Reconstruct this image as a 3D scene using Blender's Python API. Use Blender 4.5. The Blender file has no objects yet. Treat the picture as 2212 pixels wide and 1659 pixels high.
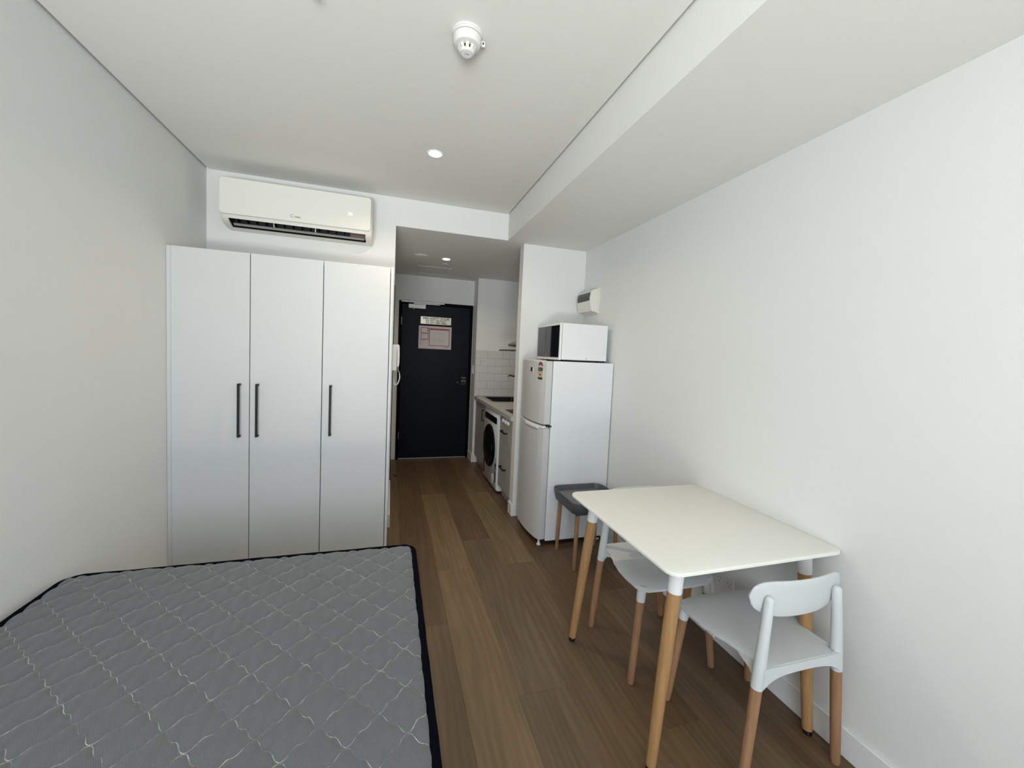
import bpy, bmesh, math, random
from math import sin, cos, pi, radians, sqrt, atan2
from mathutils import Vector, Matrix

random.seed(7)
S = bpy.context.scene
COL = S.collection

# ------------------------------------------------------------------ camera
YAW, PITCH, ROLL, EYE = 0.3008, -0.0582, 0.0452, 1.4522
F = Vector((sin(YAW) * cos(PITCH), cos(YAW) * cos(PITCH), sin(PITCH)))
R0 = Vector((cos(YAW), -sin(YAW), 0.0))
U0 = R0.cross(F)
R = cos(ROLL) * R0 + sin(ROLL) * U0
U = -sin(ROLL) * R0 + cos(ROLL) * U0
cd = bpy.data.cameras.new('camera')
cam = bpy.data.objects.new('camera', cd)
COL.objects.link(cam)
cam.matrix_world = Matrix(((R.x, U.x, -F.x, 0), (R.y, U.y, -F.y, 0), (R.z, U.z, -F.z, EYE), (0, 0, 0, 1)))
cd.sensor_width = 36.0
cd.lens = 870.96 / 2212 * 36.0
cd.shift_x = -(1113.67 - 1106) / 2212
cd.shift_y = -(829.5 - 815.94) / 2212
cd.clip_start = 0.02
S.camera = cam

# ------------------------------------------------------------------ world, lights, exposure
w = bpy.data.worlds.new('sky')
S.world = w
w.use_nodes = True
w.node_tree.nodes['Background'].inputs[0].default_value = (0.80, 0.88, 1.0, 1)
w.node_tree.nodes['Background'].inputs[1].default_value = 1.2


def area(name, loc, rot, sx, sy, power, col):
    l = bpy.data.lights.new(name, 'AREA')
    l.shape = 'RECTANGLE'
    l.size, l.size_y, l.energy, l.color = sx, sy, power, col
    o = bpy.data.objects.new(name, l)
    o.location, o.rotation_euler = loc, rot
    COL.objects.link(o)
    return o


area('window_daylight', (-0.50, -2.45, 1.35), (radians(90), 0, 0), 1.5, 2.3, 92, (0.74, 0.86, 1.0))
area('sunlit_terrace', (-0.80, -3.95, -0.05), (radians(180), 0, 0), 2.4, 3.0, 1100, (1.0, 0.98, 0.89))
S.view_settings.view_transform = 'Standard'
S.view_settings.look = 'None'
S.view_settings.gamma = 1.0
S.view_settings.use_curve_mapping = False
S.view_settings.exposure = -0.05


# ------------------------------------------------------------------ materials
def mat(name, col, rough=0.5, metal=0.0, noise=0.0, nscale=40.0, bump=0.0, bscale=400.0, spec=0.5, coat=0.0):
    m = bpy.data.materials.new(name)
    m.use_nodes = True
    nt = m.node_tree
    b = nt.nodes['Principled BSDF']
    b.inputs['Base Color'].default_value = (*col, 1)
    b.inputs['Roughness'].default_value = rough
    b.inputs['Metallic'].default_value = metal
    b.inputs['Specular IOR Level'].default_value = spec
    b.inputs['Coat Weight'].default_value = coat
    b.inputs['Coat Roughness'].default_value = 0.08
    tc = nt.nodes.new('ShaderNodeTexCoord')
    if noise:
        n = nt.nodes.new('ShaderNodeTexNoise')
        n.inputs['Scale'].default_value = nscale
        n.inputs['Detail'].default_value = 4
        nt.links.new(tc.outputs['Object'], n.inputs['Vector'])
        r = nt.nodes.new('ShaderNodeMapRange')
        r.inputs['To Min'].default_value = 1 - noise
        r.inputs['To Max'].default_value = 1 + noise
        nt.links.new(n.outputs['Fac'], r.inputs['Value'])
        mx = nt.nodes.new('ShaderNodeVectorMath')
        mx.operation = 'SCALE'
        mx.inputs[0].default_value = col
        nt.links.new(r.outputs[0], mx.inputs['Scale'])
        nt.links.new(mx.outputs[0], b.inputs['Base Color'])
    if bump:
        n2 = nt.nodes.new('ShaderNodeTexNoise')
        n2.inputs['Scale'].default_value = bscale
        n2.inputs['Detail'].default_value = 2
        nt.links.new(tc.outputs['Object'], n2.inputs['Vector'])
        bp_ = nt.nodes.new('ShaderNodeBump')
        bp_.inputs['Strength'].default_value = bump
        bp_.inputs['Distance'].default_value = 0.001
        nt.links.new(n2.outputs['Fac'], bp_.inputs['Height'])
        nt.links.new(bp_.outputs[0], b.inputs['Normal'])
    return m


def emis(name, col, s):
    m = bpy.data.materials.new(name)
    m.use_nodes = True
    b = m.node_tree.nodes['Principled BSDF']
    b.inputs['Base Color'].default_value = (0.8, 0.8, 0.8, 1)
    b.inputs['Emission Color'].default_value = (*col, 1)
    b.inputs['Emission Strength'].default_value = s
    return m


M = {}
M['wall'] = mat('wall_paint', (0.785, 0.79, 0.78), 0.7, noise=0.012, nscale=3, bump=0.35, bscale=260, spec=0.25)
M['ceil'] = mat('ceiling_paint', (0.78, 0.78, 0.76), 0.85, bump=0.25, bscale=260, spec=0.2)
M['skirt'] = mat('gloss_trim_paint', (0.80, 0.80, 0.80), 0.35, noise=0.02, nscale=6)
M['laminate'] = mat('white_laminate', (0.615, 0.625, 0.625), 0.42, noise=0.012, nscale=5, bump=0.12, bscale=500)
M['laminate_edge'] = mat('laminate_edge', (0.62, 0.635, 0.65), 0.4, noise=0.02, nscale=8)
M['greige'] = mat('greige_cabinet', (0.40, 0.385, 0.36), 0.45, noise=0.03, nscale=8)
M['black_metal'] = mat('black_handle', (0.009, 0.010, 0.013), 0.5, noise=0.1, spec=0.3)
M['navy'] = mat('dark_navy_door', (0.0028, 0.0048, 0.0115), 0.45, noise=0.08, nscale=12, spec=0.15)
M['black_frame'] = mat('black_frame_paint', (0.004, 0.004, 0.005), 0.75, noise=0.08, spec=0.08)
M['steel'] = mat('brushed_steel', (0.55, 0.55, 0.54), 0.3, metal=1.0, noise=0.05, nscale=60)
M['chrome'] = mat('chrome', (0.7, 0.7, 0.71), 0.08, metal=1.0, noise=0.02)
M['sign_metal'] = mat('sign_metal', (0.62, 0.60, 0.52), 0.3, metal=0.7, noise=0.04, nscale=30)
M['closer'] = mat('closer_silver', (0.45, 0.45, 0.44), 0.4, metal=0.5, noise=0.03)
M['white_plastic'] = mat('white_plastic', (0.80, 0.81, 0.81), 0.35, noise=0.01, nscale=10)
M['chair_white'] = mat('white_moulded_plastic', (0.66, 0.685, 0.69), 0.45, noise=0.015, nscale=10, bump=0.15, bscale=700)
M['ac_white'] = mat('glossy_white_plastic', (0.82, 0.81, 0.75), 0.12, noise=0.01, nscale=10, coat=0.3)
M['ac_body'] = mat('cream_plastic', (0.74, 0.73, 0.68), 0.35, noise=0.01)
M['white_enamel'] = mat('white_enamel', (0.82, 0.84, 0.86), 0.32, noise=0.015, nscale=14, bump=0.3, bscale=900)
M['fridge_front'] = mat('fridge_door_film', (0.60, 0.60, 0.60), 0.3, noise=0.02, nscale=14, bump=0.3, bscale=900)
M['table_top'] = mat('warm_white_top', (0.82, 0.815, 0.765), 0.5, noise=0.012, nscale=12)
M['black_gloss'] = mat('black_glass', (0.008, 0.009, 0.012), 0.06, noise=0.05)
M['black_matte'] = mat('black_plastic', (0.012, 0.012, 0.014), 0.5, noise=0.1)
M['grey_gloss'] = mat('grey_glass_panel', (0.035, 0.036, 0.038), 0.1, noise=0.05)
M['smoke_cover'] = mat('smoked_cover', (0.030, 0.031, 0.033), 0.15, noise=0.05)
M['stool_grey'] = mat('grey_moulded_plastic', (0.085, 0.095, 0.11), 0.45, noise=0.03, bump=0.2, bscale=600)
M['stool_pad'] = mat('grey_seat_pad', (0.15, 0.155, 0.16), 0.6, noise=0.04, bump=0.3, bscale=600)
M['navy_tape'] = mat('navy_binding', (0.0018, 0.0020, 0.0055), 0.9, noise=0.2, nscale=200, bump=0.5, bscale=900, spec=0.05)
M['mattress_side'] = mat('mattress_border', (0.11, 0.115, 0.12), 0.9, noise=0.1, nscale=300, bump=0.5)
M['bed_base'] = mat('dark_bed_base', (0.03, 0.03, 0.035), 0.9, noise=0.15, nscale=200, bump=0.4)
M['tile'] = mat('white_glazed_tile', (0.68, 0.68, 0.67), 0.16, noise=0.01, nscale=4)
M['grout'] = mat('grey_grout', (0.33, 0.33, 0.32), 0.9, noise=0.1, nscale=60)
M['paper'] = mat('poster_paper', (0.60, 0.55, 0.55), 0.5, noise=0.03, nscale=60)
M['red_print'] = mat('red_print', (0.32, 0.07, 0.09), 0.5, noise=0.05)
M['pink_print'] = mat('pink_print', (0.55, 0.36, 0.38), 0.5, noise=0.05)
M['grey_print'] = mat('grey_print', (0.33, 0.33, 0.33), 0.5, noise=0.05)
M['dark_print'] = mat('dark_print', (0.02, 0.02, 0.022), 0.5, noise=0.05)
M['yellow_print'] = mat('yellow_label', (0.45, 0.34, 0.12), 0.5, noise=0.05)
M['cream_print'] = mat('cream_label', (0.65, 0.52, 0.38), 0.5, noise=0.05)
M['blue_print'] = mat('blue_label', (0.03, 0.17, 0.38), 0.4, noise=0.25, nscale=40)
M['light_blue_print'] = mat('pale_label', (0.45, 0.52, 0.58), 0.4, noise=0.05)
M['brown_print'] = mat('brown_label', (0.16, 0.08, 0.04), 0.5, noise=0.5, nscale=70)
M['maroon_print'] = mat('maroon_label', (0.25, 0.02, 0.05), 0.4, noise=0.05)
M['lamp'] = emis('lamp_diffuser', (1.0, 0.92, 0.74), 14.0)
M['led'] = emis('led_digits', (1.0, 1.0, 0.96), 0.75)
M['knob_white'] = mat('white_knob', (0.8, 0.8, 0.8), 0.3, noise=0.02)
M['worktop'] = mat('pale_worktop', (0.50, 0.48, 0.44), 0.35, noise=0.14, nscale=25)
M['alu'] = mat('window_aluminium', (0.05, 0.05, 0.055), 0.4, metal=0.6, noise=0.03)


def wood_mat(name, c1, c2, rough=0.4):
    m = mat(name, c1, rough, noise=0)
    nt = m.node_tree
    b = nt.nodes['Principled BSDF']
    tc = [n for n in nt.nodes if n.type == 'TEX_COORD'][0]
    mp = nt.nodes.new('ShaderNodeMapping')
    mp.inputs['Scale'].default_value = (45, 45, 2.5)
    nt.links.new(tc.outputs['Object'], mp.inputs['Vector'])
    n = nt.nodes.new('ShaderNodeTexNoise')
    n.inputs['Scale'].default_value = 2.2
    n.inputs['Detail'].default_value = 6
    nt.links.new(mp.outputs[0], n.inputs['Vector'])
    cr = nt.nodes.new('ShaderNodeValToRGB')
    cr.color_ramp.elements[0].position = 0.3
    cr.color_ramp.elements[1].position = 0.7
    cr.color_ramp.elements[0].color = (*c2, 1)
    cr.color_ramp.elements[1].color = (*c1, 1)
    nt.links.new(n.outputs['Fac'], cr.inputs[0])
    # small flecks of the beech figure
    mp2 = nt.nodes.new('ShaderNodeMapping')
    mp2.inputs['Scale'].default_value = (400, 400, 60)
    nt.links.new(tc.outputs['Object'], mp2.inputs['Vector'])
    n2 = nt.nodes.new('ShaderNodeTexNoise')
    n2.inputs['Scale'].default_value = 2
    nt.links.new(mp2.outputs[0], n2.inputs['Vector'])
    mr = nt.nodes.new('ShaderNodeMapRange')
    mr.inputs['To Min'].default_value = 0.88
    mr.inputs['To Max'].default_value = 1.1
    nt.links.new(n2.outputs['Fac'], mr.inputs['Value'])
    sc = nt.nodes.new('ShaderNodeVectorMath')
    sc.operation = 'SCALE'
    nt.links.new(cr.outputs[0], sc.inputs[0])
    nt.links.new(mr.outputs[0], sc.inputs['Scale'])
    nt.links.new(sc.outputs[0], b.inputs['Base Color'])
    return m


M['beech'] = wood_mat('beech_leg', (0.46, 0.27, 0.12), (0.36, 0.19, 0.075), 0.38)
M['beech_dull'] = wood_mat('beech_leg_dull', (0.38, 0.215, 0.115), (0.29, 0.15, 0.075), 0.5)


def floor_mat():
    m = bpy.data.materials.new('oak_plank')
    m.use_nodes = True
    nt = m.node_tree
    L = nt.links.new
    b = nt.nodes['Principled BSDF']
    tc = nt.nodes.new('ShaderNodeTexCoord')
    oi = nt.nodes.new('ShaderNodeObjectInfo')
    off = nt.nodes.new('ShaderNodeVectorMath')
    off.operation = 'MULTIPLY'
    off.inputs[1].default_value = (13.0, 47.0, 5.0)
    cx = nt.nodes.new('ShaderNodeCombineXYZ')
    for i in range(3):
        L(oi.outputs['Random'], cx.inputs[i])
    L(cx.outputs[0], off.inputs[0])
    add = nt.nodes.new('ShaderNodeVectorMath')
    add.operation = 'ADD'
    L(tc.outputs['Object'], add.inputs[0])
    L(off.outputs[0], add.inputs[1])

    def mapped(s):
        mp = nt.nodes.new('ShaderNodeMapping')
        mp.inputs['Scale'].default_value = s
        L(add.outputs[0], mp.inputs['Vector'])
        return mp.outputs[0]

    def noise(vec, scale, detail, dist=0.0):
        n = nt.nodes.new('ShaderNodeTexNoise')
        n.inputs['Scale'].default_value = scale
        n.inputs['Detail'].default_value = detail
        n.inputs['Distortion'].default_value = dist
        L(vec, n.inputs['Vector'])
        return n.outputs['Fac']

    def rng(v, a, b_, lo=0.0, hi=1.0):
        r = nt.nodes.new('ShaderNodeMapRange')
        r.inputs['From Min'].default_value = lo
        r.inputs['From Max'].default_value = hi
        r.inputs['To Min'].default_value = a
        r.inputs['To Max'].default_value = b_
        L(v, r.inputs['Value'])
        return r.outputs[0]

    def mul(a, b2):
        x = nt.nodes.new('ShaderNodeMath')
        x.operation = 'MULTIPLY'
        L(a, x.inputs[0])
        L(b2, x.inputs[1])
        return x.outputs[0]
    # broad soft figure, cathedral growth rings, fine pores
    broad = rng(noise(mapped((7, 0.9, 1)), 1.6, 3, 0.6), 0.80, 1.20, 0.25, 0.75)
    wv = nt.nodes.new('ShaderNodeTexWave')
    wv.wave_type = 'BANDS'
    wv.bands_direction = 'X'
    wv.inputs['Scale'].default_value = 3.2
    wv.inputs['Distortion'].default_value = 22.0
    wv.inputs['Detail'].default_value = 2.0
    wv.inputs['Detail Scale'].default_value = 0.42
    wv.inputs['Detail Roughness'].default_value = 0.45
    L(mapped((2.6, 0.45, 1)), wv.inputs['Vector'])
    rings = rng(wv.outputs['Fac'], 0.91, 1.06)
    fine = rng(noise(mapped((190, 6, 1)), 1.0, 4), 0.90, 1.08, 0.25, 0.75)
    mid = rng(noise(mapped((45, 2.2, 1)), 1.0, 4, 0.3), 0.90, 1.09, 0.25, 0.75)
    k = mul(mul(broad, rings), mul(fine, mid))
    sc = nt.nodes.new('ShaderNodeVectorMath')
    sc.operation = 'SCALE'
    L(oi.outputs['Color'], sc.inputs[0])
    L(k, sc.inputs['Scale'])
    L(sc.outputs[0], b.inputs['Base Color'])
    b.inputs['Roughness'].default_value = 0.42
    b.inputs['Specular IOR Level'].default_value = 0.4
    bu = nt.nodes.new('ShaderNodeBump')
    bu.inputs['Strength'].default_value = 0.25
    bu.inputs['Distance'].default_value = 0.0006
    L(fine, bu.inputs['Height'])
    L(bu.outputs[0], b.inputs['Normal'])
    return m


M['plank'] = floor_mat()
M['subfloor'] = mat('dark_subfloor', (0.03, 0.02, 0.014), 0.9, noise=0.1)

QX, QY, QA, QB = 0.064, 0.984, 0.0715, 0.0745     # quilting lattice: origin and half periods


def quilt_mat():
    m = bpy.data.materials.new('grey_quilted_knit')
    m.use_nodes = True
    nt = m.node_tree
    L = nt.links.new
    b = nt.nodes['Principled BSDF']
    b.inputs['Roughness'].default_value = 0.85
    b.inputs['Specular IOR Level'].default_value = 0.25
    b.inputs['Sheen Weight'].default_value = 0.25
    tc = nt.nodes.new('ShaderNodeTexCoord')
    sp = nt.nodes.new('ShaderNodeSeparateXYZ')
    # wobble the stitching a little
    wn = nt.nodes.new('ShaderNodeTexNoise')
    wn.inputs['Scale'].default_value = 9
    L(tc.outputs['Object'], wn.inputs['Vector'])
    L(tc.outputs['Object'], sp.inputs[0])

    def mt(op, a, b2=None, c=None):
        x = nt.nodes.new('ShaderNodeMath')
        x.operation = op
        for i, v in enumerate((a, b2, c)):
            if v is None:
                continue
            if isinstance(v, (int, float)):
                x.inputs[i].default_value = v
            else:
                L(v, x.inputs[i])
        return x.outputs[0]
    # thread lines: same function as the geometry's quilt() below
    p = mt('MULTIPLY', mt('PINGPONG', mt('SUBTRACT', sp.outputs['X'], QX), QA), pi / QA)
    wv = mt('ADD', mt('SUBTRACT', 1.0, mt('MULTIPLY', p, 2 / pi)), mt('MULTIPLY', mt('SINE', mt('MULTIPLY', p, 4.0)), 0.127))
    v = mt('DIVIDE', mt('SUBTRACT', sp.outputs['Y'], QY), QB)
    best = None
    for par in (0, 1):
        # lines k even: v = k+.5 - .5w ; k odd: v = k+.5 + .5w
        sgn = -0.485 if par == 0 else 0.485
        tt = mt('SUBTRACT', mt('SUBTRACT', v, 0.5 + par), mt('MULTIPLY', wv, sgn))
        q = mt('DIVIDE', tt, 2.0)
        fr = mt('ABSOLUTE', mt('SUBTRACT', mt('FRACT', mt('ADD', q, 0.5)), 0.5))
        dd = mt('MULTIPLY', fr, 2.0 * QB)
        best = dd if best is None else mt('MINIMUM', best, dd)
    dw = mt('MULTIPLY', mt('ADD', -0.6366, mt('MULTIPLY', mt('COSINE', mt('MULTIPLY', p, 4.0)), 0.508)), 1.58)
    slope = mt('SQRT', mt('ADD', 1.0, mt('MULTIPLY', dw, dw)))
    dist = mt('DIVIDE', best, slope)
    # thread shows in broken dashes
    dn = nt.nodes.new('ShaderNodeTexNoise')
    dn.inputs['Scale'].default_value = 30
    dn.inputs['Detail'].default_value = 3
    L(tc.outputs['Object'], dn.inputs['Vector'])
    vis = nt.nodes.new('ShaderNodeMapRange')
    vis.inputs['From Min'].default_value = 0.44
    vis.inputs['From Max'].default_value = 0.70
    vis.inputs['To Min'].default_value = 0.10
    L(dn.outputs['Fac'], vis.inputs['Value'])
    th = nt.nodes.new('ShaderNodeMapRange')
    th.inputs['From Min'].default_value = 0.0005
    th.inputs['From Max'].default_value = 0.0011
    th.inputs['To Min'].default_value = 1.0
    th.inputs['To Max'].default_value = 0.0
    L(dist, th.inputs['Value'])
    fac = mt('MULTIPLY', th.outputs[0], vis.outputs[0])
    # knit weave: rows of small stitches
    k1 = mt('SINE', mt('MULTIPLY', sp.outputs['X'], 2 * pi / 0.0042))
    par2 = mt('MULTIPLY', mt('SINE', mt('MULTIPLY', sp.outputs['Y'], 2 * pi / 0.0076)), 1.0)
    kn = mt('MULTIPLY', k1, par2)
    kr = nt.nodes.new('ShaderNodeMapRange')
    kr.inputs['From Min'].default_value = -1
    kr.inputs['To Min'].default_value = 0.80
    kr.inputs['To Max'].default_value = 1.22
    L(kn, kr.inputs['Value'])
    bn = nt.nodes.new('ShaderNodeTexNoise')
    bn.inputs['Scale'].default_value = 260
    bn.inputs['Detail'].default_value = 3
    L(tc.outputs['Object'], bn.inputs['Vector'])
    br = nt.nodes.new('ShaderNodeMapRange')
    br.inputs['To Min'].default_value = 0.8
    br.inputs['To Max'].default_value = 1.2
    L(bn.outputs['Fac'], br.inputs['Value'])
    kk = mt('MULTIPLY', kr.outputs[0], br.outputs[0])
    sc = nt.nodes.new('ShaderNodeVectorMath')
    sc.operation = 'SCALE'
    sc.inputs[0].default_value = (0.120, 0.129, 0.138)
    L(kk, sc.inputs['Scale'])
    mx = nt.nodes.new('ShaderNodeMix')
    mx.data_type = 'RGBA'
    L(fac, mx.inputs['Factor'])
    L(sc.outputs[0], mx.inputs['A'])
    mx.inputs['B'].default_value = (0.62, 0.63, 0.62, 1)
    L(mx.outputs['Result'], b.inputs['Base Color'])
    bu = nt.nodes.new('ShaderNodeBump')
    bu.inputs['Strength'].default_value = 0.6
    bu.inputs['Distance'].default_value = 0.0008
    L(kk, bu.inputs['Height'])
    L(bu.outputs[0], b.inputs['Normal'])
    return m


M['quilt'] = quilt_mat()


def glass_mat():
    m = bpy.data.materials.new('window_glass')
    m.use_nodes = True
    nt = m.node_tree
    nt.nodes.remove(nt.nodes['Principled BSDF'])
    t = nt.nodes.new('ShaderNodeBsdfTransparent')
    g = nt.nodes.new('ShaderNodeBsdfGlossy')
    g.inputs['Roughness'].default_value = 0.02
    mx = nt.nodes.new('ShaderNodeMixShader')
    mx.inputs[0].default_value = 0.06
    nt.links.new(t.outputs[0], mx.inputs[1])
    nt.links.new(g.outputs[0], mx.inputs[2])
    nt.links.new(mx.outputs[0], nt.nodes['Material Output'].inputs[0])
    return m


M['glass'] = glass_mat()
M['soft_black'] = mat('satin_black', (0.004, 0.0045, 0.006), 0.3, noise=0.05, spec=0.12)
M['detector_white'] = mat('detector_plastic', (0.68, 0.68, 0.665), 0.4, noise=0.01, nscale=20)
M['sink_steel'] = mat('sink_steel', (0.22, 0.22, 0.215), 0.16, metal=1.0, noise=0.05, nscale=60)
M['dark_chrome'] = mat('tap_chrome', (0.26, 0.26, 0.26), 0.15, metal=1.0, noise=0.02)
M['hood_steel'] = mat('hood_steel', (0.30, 0.295, 0.28), 0.35, metal=0.9, noise=0.04, nscale=40)

# ------------------------------------------------------------------ mesh helpers
BASE = {}


def new():
    return bmesh.new()


def box(bm, x0, x1, y0, y1, z0, z1, bev=0.0, seg=1):
    vs = [bm.verts.new((x, y, z)) for x in (x0, x1) for y in (y0, y1) for z in (z0, z1)]
    fs = [bm.faces.new([vs[i] for i in f]) for f in
          ((0, 1, 3, 2), (4, 6, 7, 5), (0, 4, 5, 1), (2, 3, 7, 6), (0, 2, 6, 4), (1, 5, 7, 3))]
    if bev:
        es = list({e for f in fs for e in f.edges})
        bmesh.ops.bevel(bm, geom=es, offset=bev, segments=seg, affect='EDGES', profile=0.5)
    return bm


def B(*a, **k):
    return box(new(), *a, **k)


def lathe(bm, prof, seg=32, origin=(0, 0, 0), axis='z'):
    """prof: list of (radius, height)."""
    rings = []
    o = Vector(origin)
    for r, h in prof:
        ring = []
        for i in range(seg):
            a = 2 * pi * i / seg
            if axis == 'z':
                p = Vector((r * cos(a), r * sin(a), h))
            elif axis == 'x':
                p = Vector((h, r * cos(a), r * sin(a)))
            else:
                p = Vector((r * cos(a), h, r * sin(a)))
            ring.append(bm.verts.new(o + p))
        rings.append(ring)
    for a, b in zip(rings, rings[1:]):
        for i in range(seg):
            j = (i + 1) % seg
            bm.faces.new((a[i], a[j], b[j], b[i]))
    bm.faces.new(rings[0][::-1])
    bm.faces.new(rings[-1])
    return bm


def tube(bm, pts, rad, seg=14, caps=True, round_end=False):
    """swept tube through pts with radius list or value."""
    pts = [Vector(p) for p in pts]
    n = len(pts)
    rads = rad if isinstance(rad, (list, tuple)) else [rad] * n
    if round_end:
        d = (pts[-1] - pts[-2]).normalized()
        r = rads[-1]
        rads = list(rads)
        e = pts[-1]
        for k in (0.35, 0.7, 0.92):
            pts.append(e + d * r * k)
            rads.append(r * sqrt(max(0, 1 - k * k)))
        n = len(pts)
    rings = []
    prev = None
    for i in range(n):
        t = (pts[min(i + 1, n - 1)] - pts[max(i - 1, 0)]).normalized()
        if prev is None:
            ref = Vector((0, 0, 1)) if abs(t.z) < 0.9 else Vector((1, 0, 0))
            a = t.cross(ref).normalized()
        else:
            a = (prev - t * prev.dot(t)).normalized()
        prev = a
        b = t.cross(a)
        rings.append([bm.verts.new(pts[i] + rads[i] * (cos(2 * pi * k / seg) * a + sin(2 * pi * k / seg) * b)) for k in range(seg)])
    for p, q in zip(rings, rings[1:]):
        for i in range(seg):
            j = (i + 1) % seg
            bm.faces.new((p[i], p[j], q[j], q[i]))
    if caps:
        bm.faces.new(rings[0][::-1])
        bm.faces.new(rings[-1])
    return bm


def loft(bm, loops, cap=True, closed=True):
    rs = [[bm.verts.new(p) for p in l] for l in loops]
    n = len(rs[0])
    for a, b in zip(rs, rs[1:]):
        for i in range(n if closed else n - 1):
            j = (i + 1) % n
            bm.faces.new((a[i], a[j], b[j], b[i]))
    if cap:
        bm.faces.new(rs[0][::-1])
        bm.faces.new(rs[-1])
    return bm


def rrect(x0, x1, y0, y1, r, n=8):
    out = []
    for cx, cy, a0 in ((x1 - r, y1 - r, 0), (x0 + r, y1 - r, 90), (x0 + r, y0 + r, 180), (x1 - r, y0 + r, 270)):
        for i in range(n + 1):
            a = radians(a0 + 90 * i / n)
            out.append((cx + r * cos(a), cy + r * sin(a)))
    return out


def obj(name, bm, m, parent=None, base=None, smooth=False, angle=40):
    bmesh.ops.recalc_face_normals(bm, faces=bm.faces[:])
    b = Vector(base) if base is not None else (BASE[parent.name] if parent is not None else Vector((0, 0, 0)))
    if parent is None and base is None:
        # origin at the bottom centre
        xs = [v.co for v in bm.verts]
        b = Vector(((min(v.x for v in xs) + max(v.x for v in xs)) / 2, (min(v.y for v in xs) + max(v.y for v in xs)) / 2, min(v.z for v in xs)))
    bmesh.ops.translate(bm, vec=-b, verts=bm.verts[:])
    me = bpy.data.meshes.new(name)
    bm.to_mesh(me)
    bm.free()
    if smooth:
        for p in me.polygons:
            p.use_smooth = True
        try:
            me.set_sharp_from_angle(angle=radians(angle))
        except Exception:
            pass
    me.materials.append(M[m] if isinstance(m, str) else m)
    o = bpy.data.objects.new(name, me)
    COL.objects.link(o)
    if parent is None:
        o.location = b
    else:
        o.parent = parent
        o.location = b - BASE[parent.name]
    BASE[o.name] = b
    return o


def thing(name, label, cat, loc, group=None):
    o = bpy.data.objects.new(name, None)
    o.empty_display_size = 0.05
    COL.objects.link(o)
    o.location = loc
    o['label'] = label
    o['category'] = cat
    if group:
        o['group'] = group
    BASE[o.name] = Vector(loc)
    return o


def tag(o, label, cat, group=None):
    o['label'] = label
    o['category'] = cat
    if group:
        o['group'] = group
    return o


def struct(name, bm, m, **k):
    o = obj(name, bm, m, **k)
    o['kind'] = 'structure'
    return o


def text_mesh(bm, body, size, place, extrude=0.0004, bold=0.0):
    """place: function (x, y, z_local) -> world Vector. Text centred on x=0,y=0."""
    cu = bpy.data.curves.new('t', 'FONT')
    cu.body = body
    cu.size = size
    cu.align_x = 'CENTER'
    cu.align_y = 'CENTER'
    cu.extrude = extrude
    cu.offset = bold
    cu.resolution_u = 3
    o = bpy.data.objects.new('t', cu)
    COL.objects.link(o)
    dg = bpy.context.evaluated_depsgraph_get()
    me = bpy.data.meshes.new_from_object(o.evaluated_get(dg))
    t = bmesh.new()
    t.from_mesh(me)
    mp = {}
    for v in t.verts:
        mp[v.index] = bm.verts.new(place(v.co.x, v.co.y, v.co.z))
    for f in t.faces:
        try:
            bm.faces.new([mp[v.index] for v in f.verts])
        except ValueError:
            pass
    t.free()
    bpy.data.objects.remove(o)
    bpy.data.meshes.remove(me)
    bpy.data.curves.remove(cu)
    return bm


# ------------------------------------------------------------------ room shell
XL, XR, XO, XB = -1.242, 1.670, 0.010, 0.919
ZC, ZB, ZT = 2.626, 2.410, 2.665
YB, YN, YD, YK, YW = 3.355, 3.385, 5.450, 5.190, -2.2
XN = 1.073

fl = struct('floor', B(-1.35, 1.80, -2.32, 5.60, -0.05, -0.006), 'subfloor', base=(0, 0, -0.05))
PW, PL = 0.228, 1.455
LIGHT = (0.185, 0.125, 0.067)
MIDC = (0.142, 0.090, 0.048)
DARK = (0.118, 0.071, 0.038)
GREY = (0.148, 0.099, 0.057)
tones = [LIGHT, MIDC, MIDC, GREY, DARK, GREY]
over = {(0, 4.06): MIDC, (0, 2.60): LIGHT, (0, 1.15): LIGHT, (2, 4.03): MIDC, (2, 2.58): LIGHT, (2, 1.13): MIDC, (1, 3.0): DARK,
        (1, 1.54): GREY, (1, 0.09): GREY, (-1, 2.07): DARK, (-1, 0.62): MIDC, (-1, 3.5): DARK, (1, 4.4): DARK, (3, 1.2): DARK, (3, 2.7): DARK}
ends = {0: 1.15, 1: 1.54, 2: 1.13, -1: 2.07, 3: 1.25, 4: 0.70, 5: 1.9, -2: 0.9}
rr = random.Random(3)


def plank(x0, x1, y0, y1, col):
    bm = new()
    g, ch = 0.0003, 0.0007
    a, b_, c, d = x0 + g, x1 - g, y0 + g, y1 - g
    lo = [(a, c, -0.006), (b_, c, -0.006), (b_, d, -0.006), (a, d, -0.006)]
    md = [(p[0], p[1], -ch * 0.5) for p in lo]
    hi = [(a + ch, c + ch, 0), (b_ - ch, c + ch, 0), (b_ - ch, d - ch, 0), (a + ch, d - ch, 0)]
    loft(bm, [lo, md, hi])
    o = obj('plank', bm, 'plank', fl, base=(x0, y0, 0))
    o.color = (*col, 1)


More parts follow.
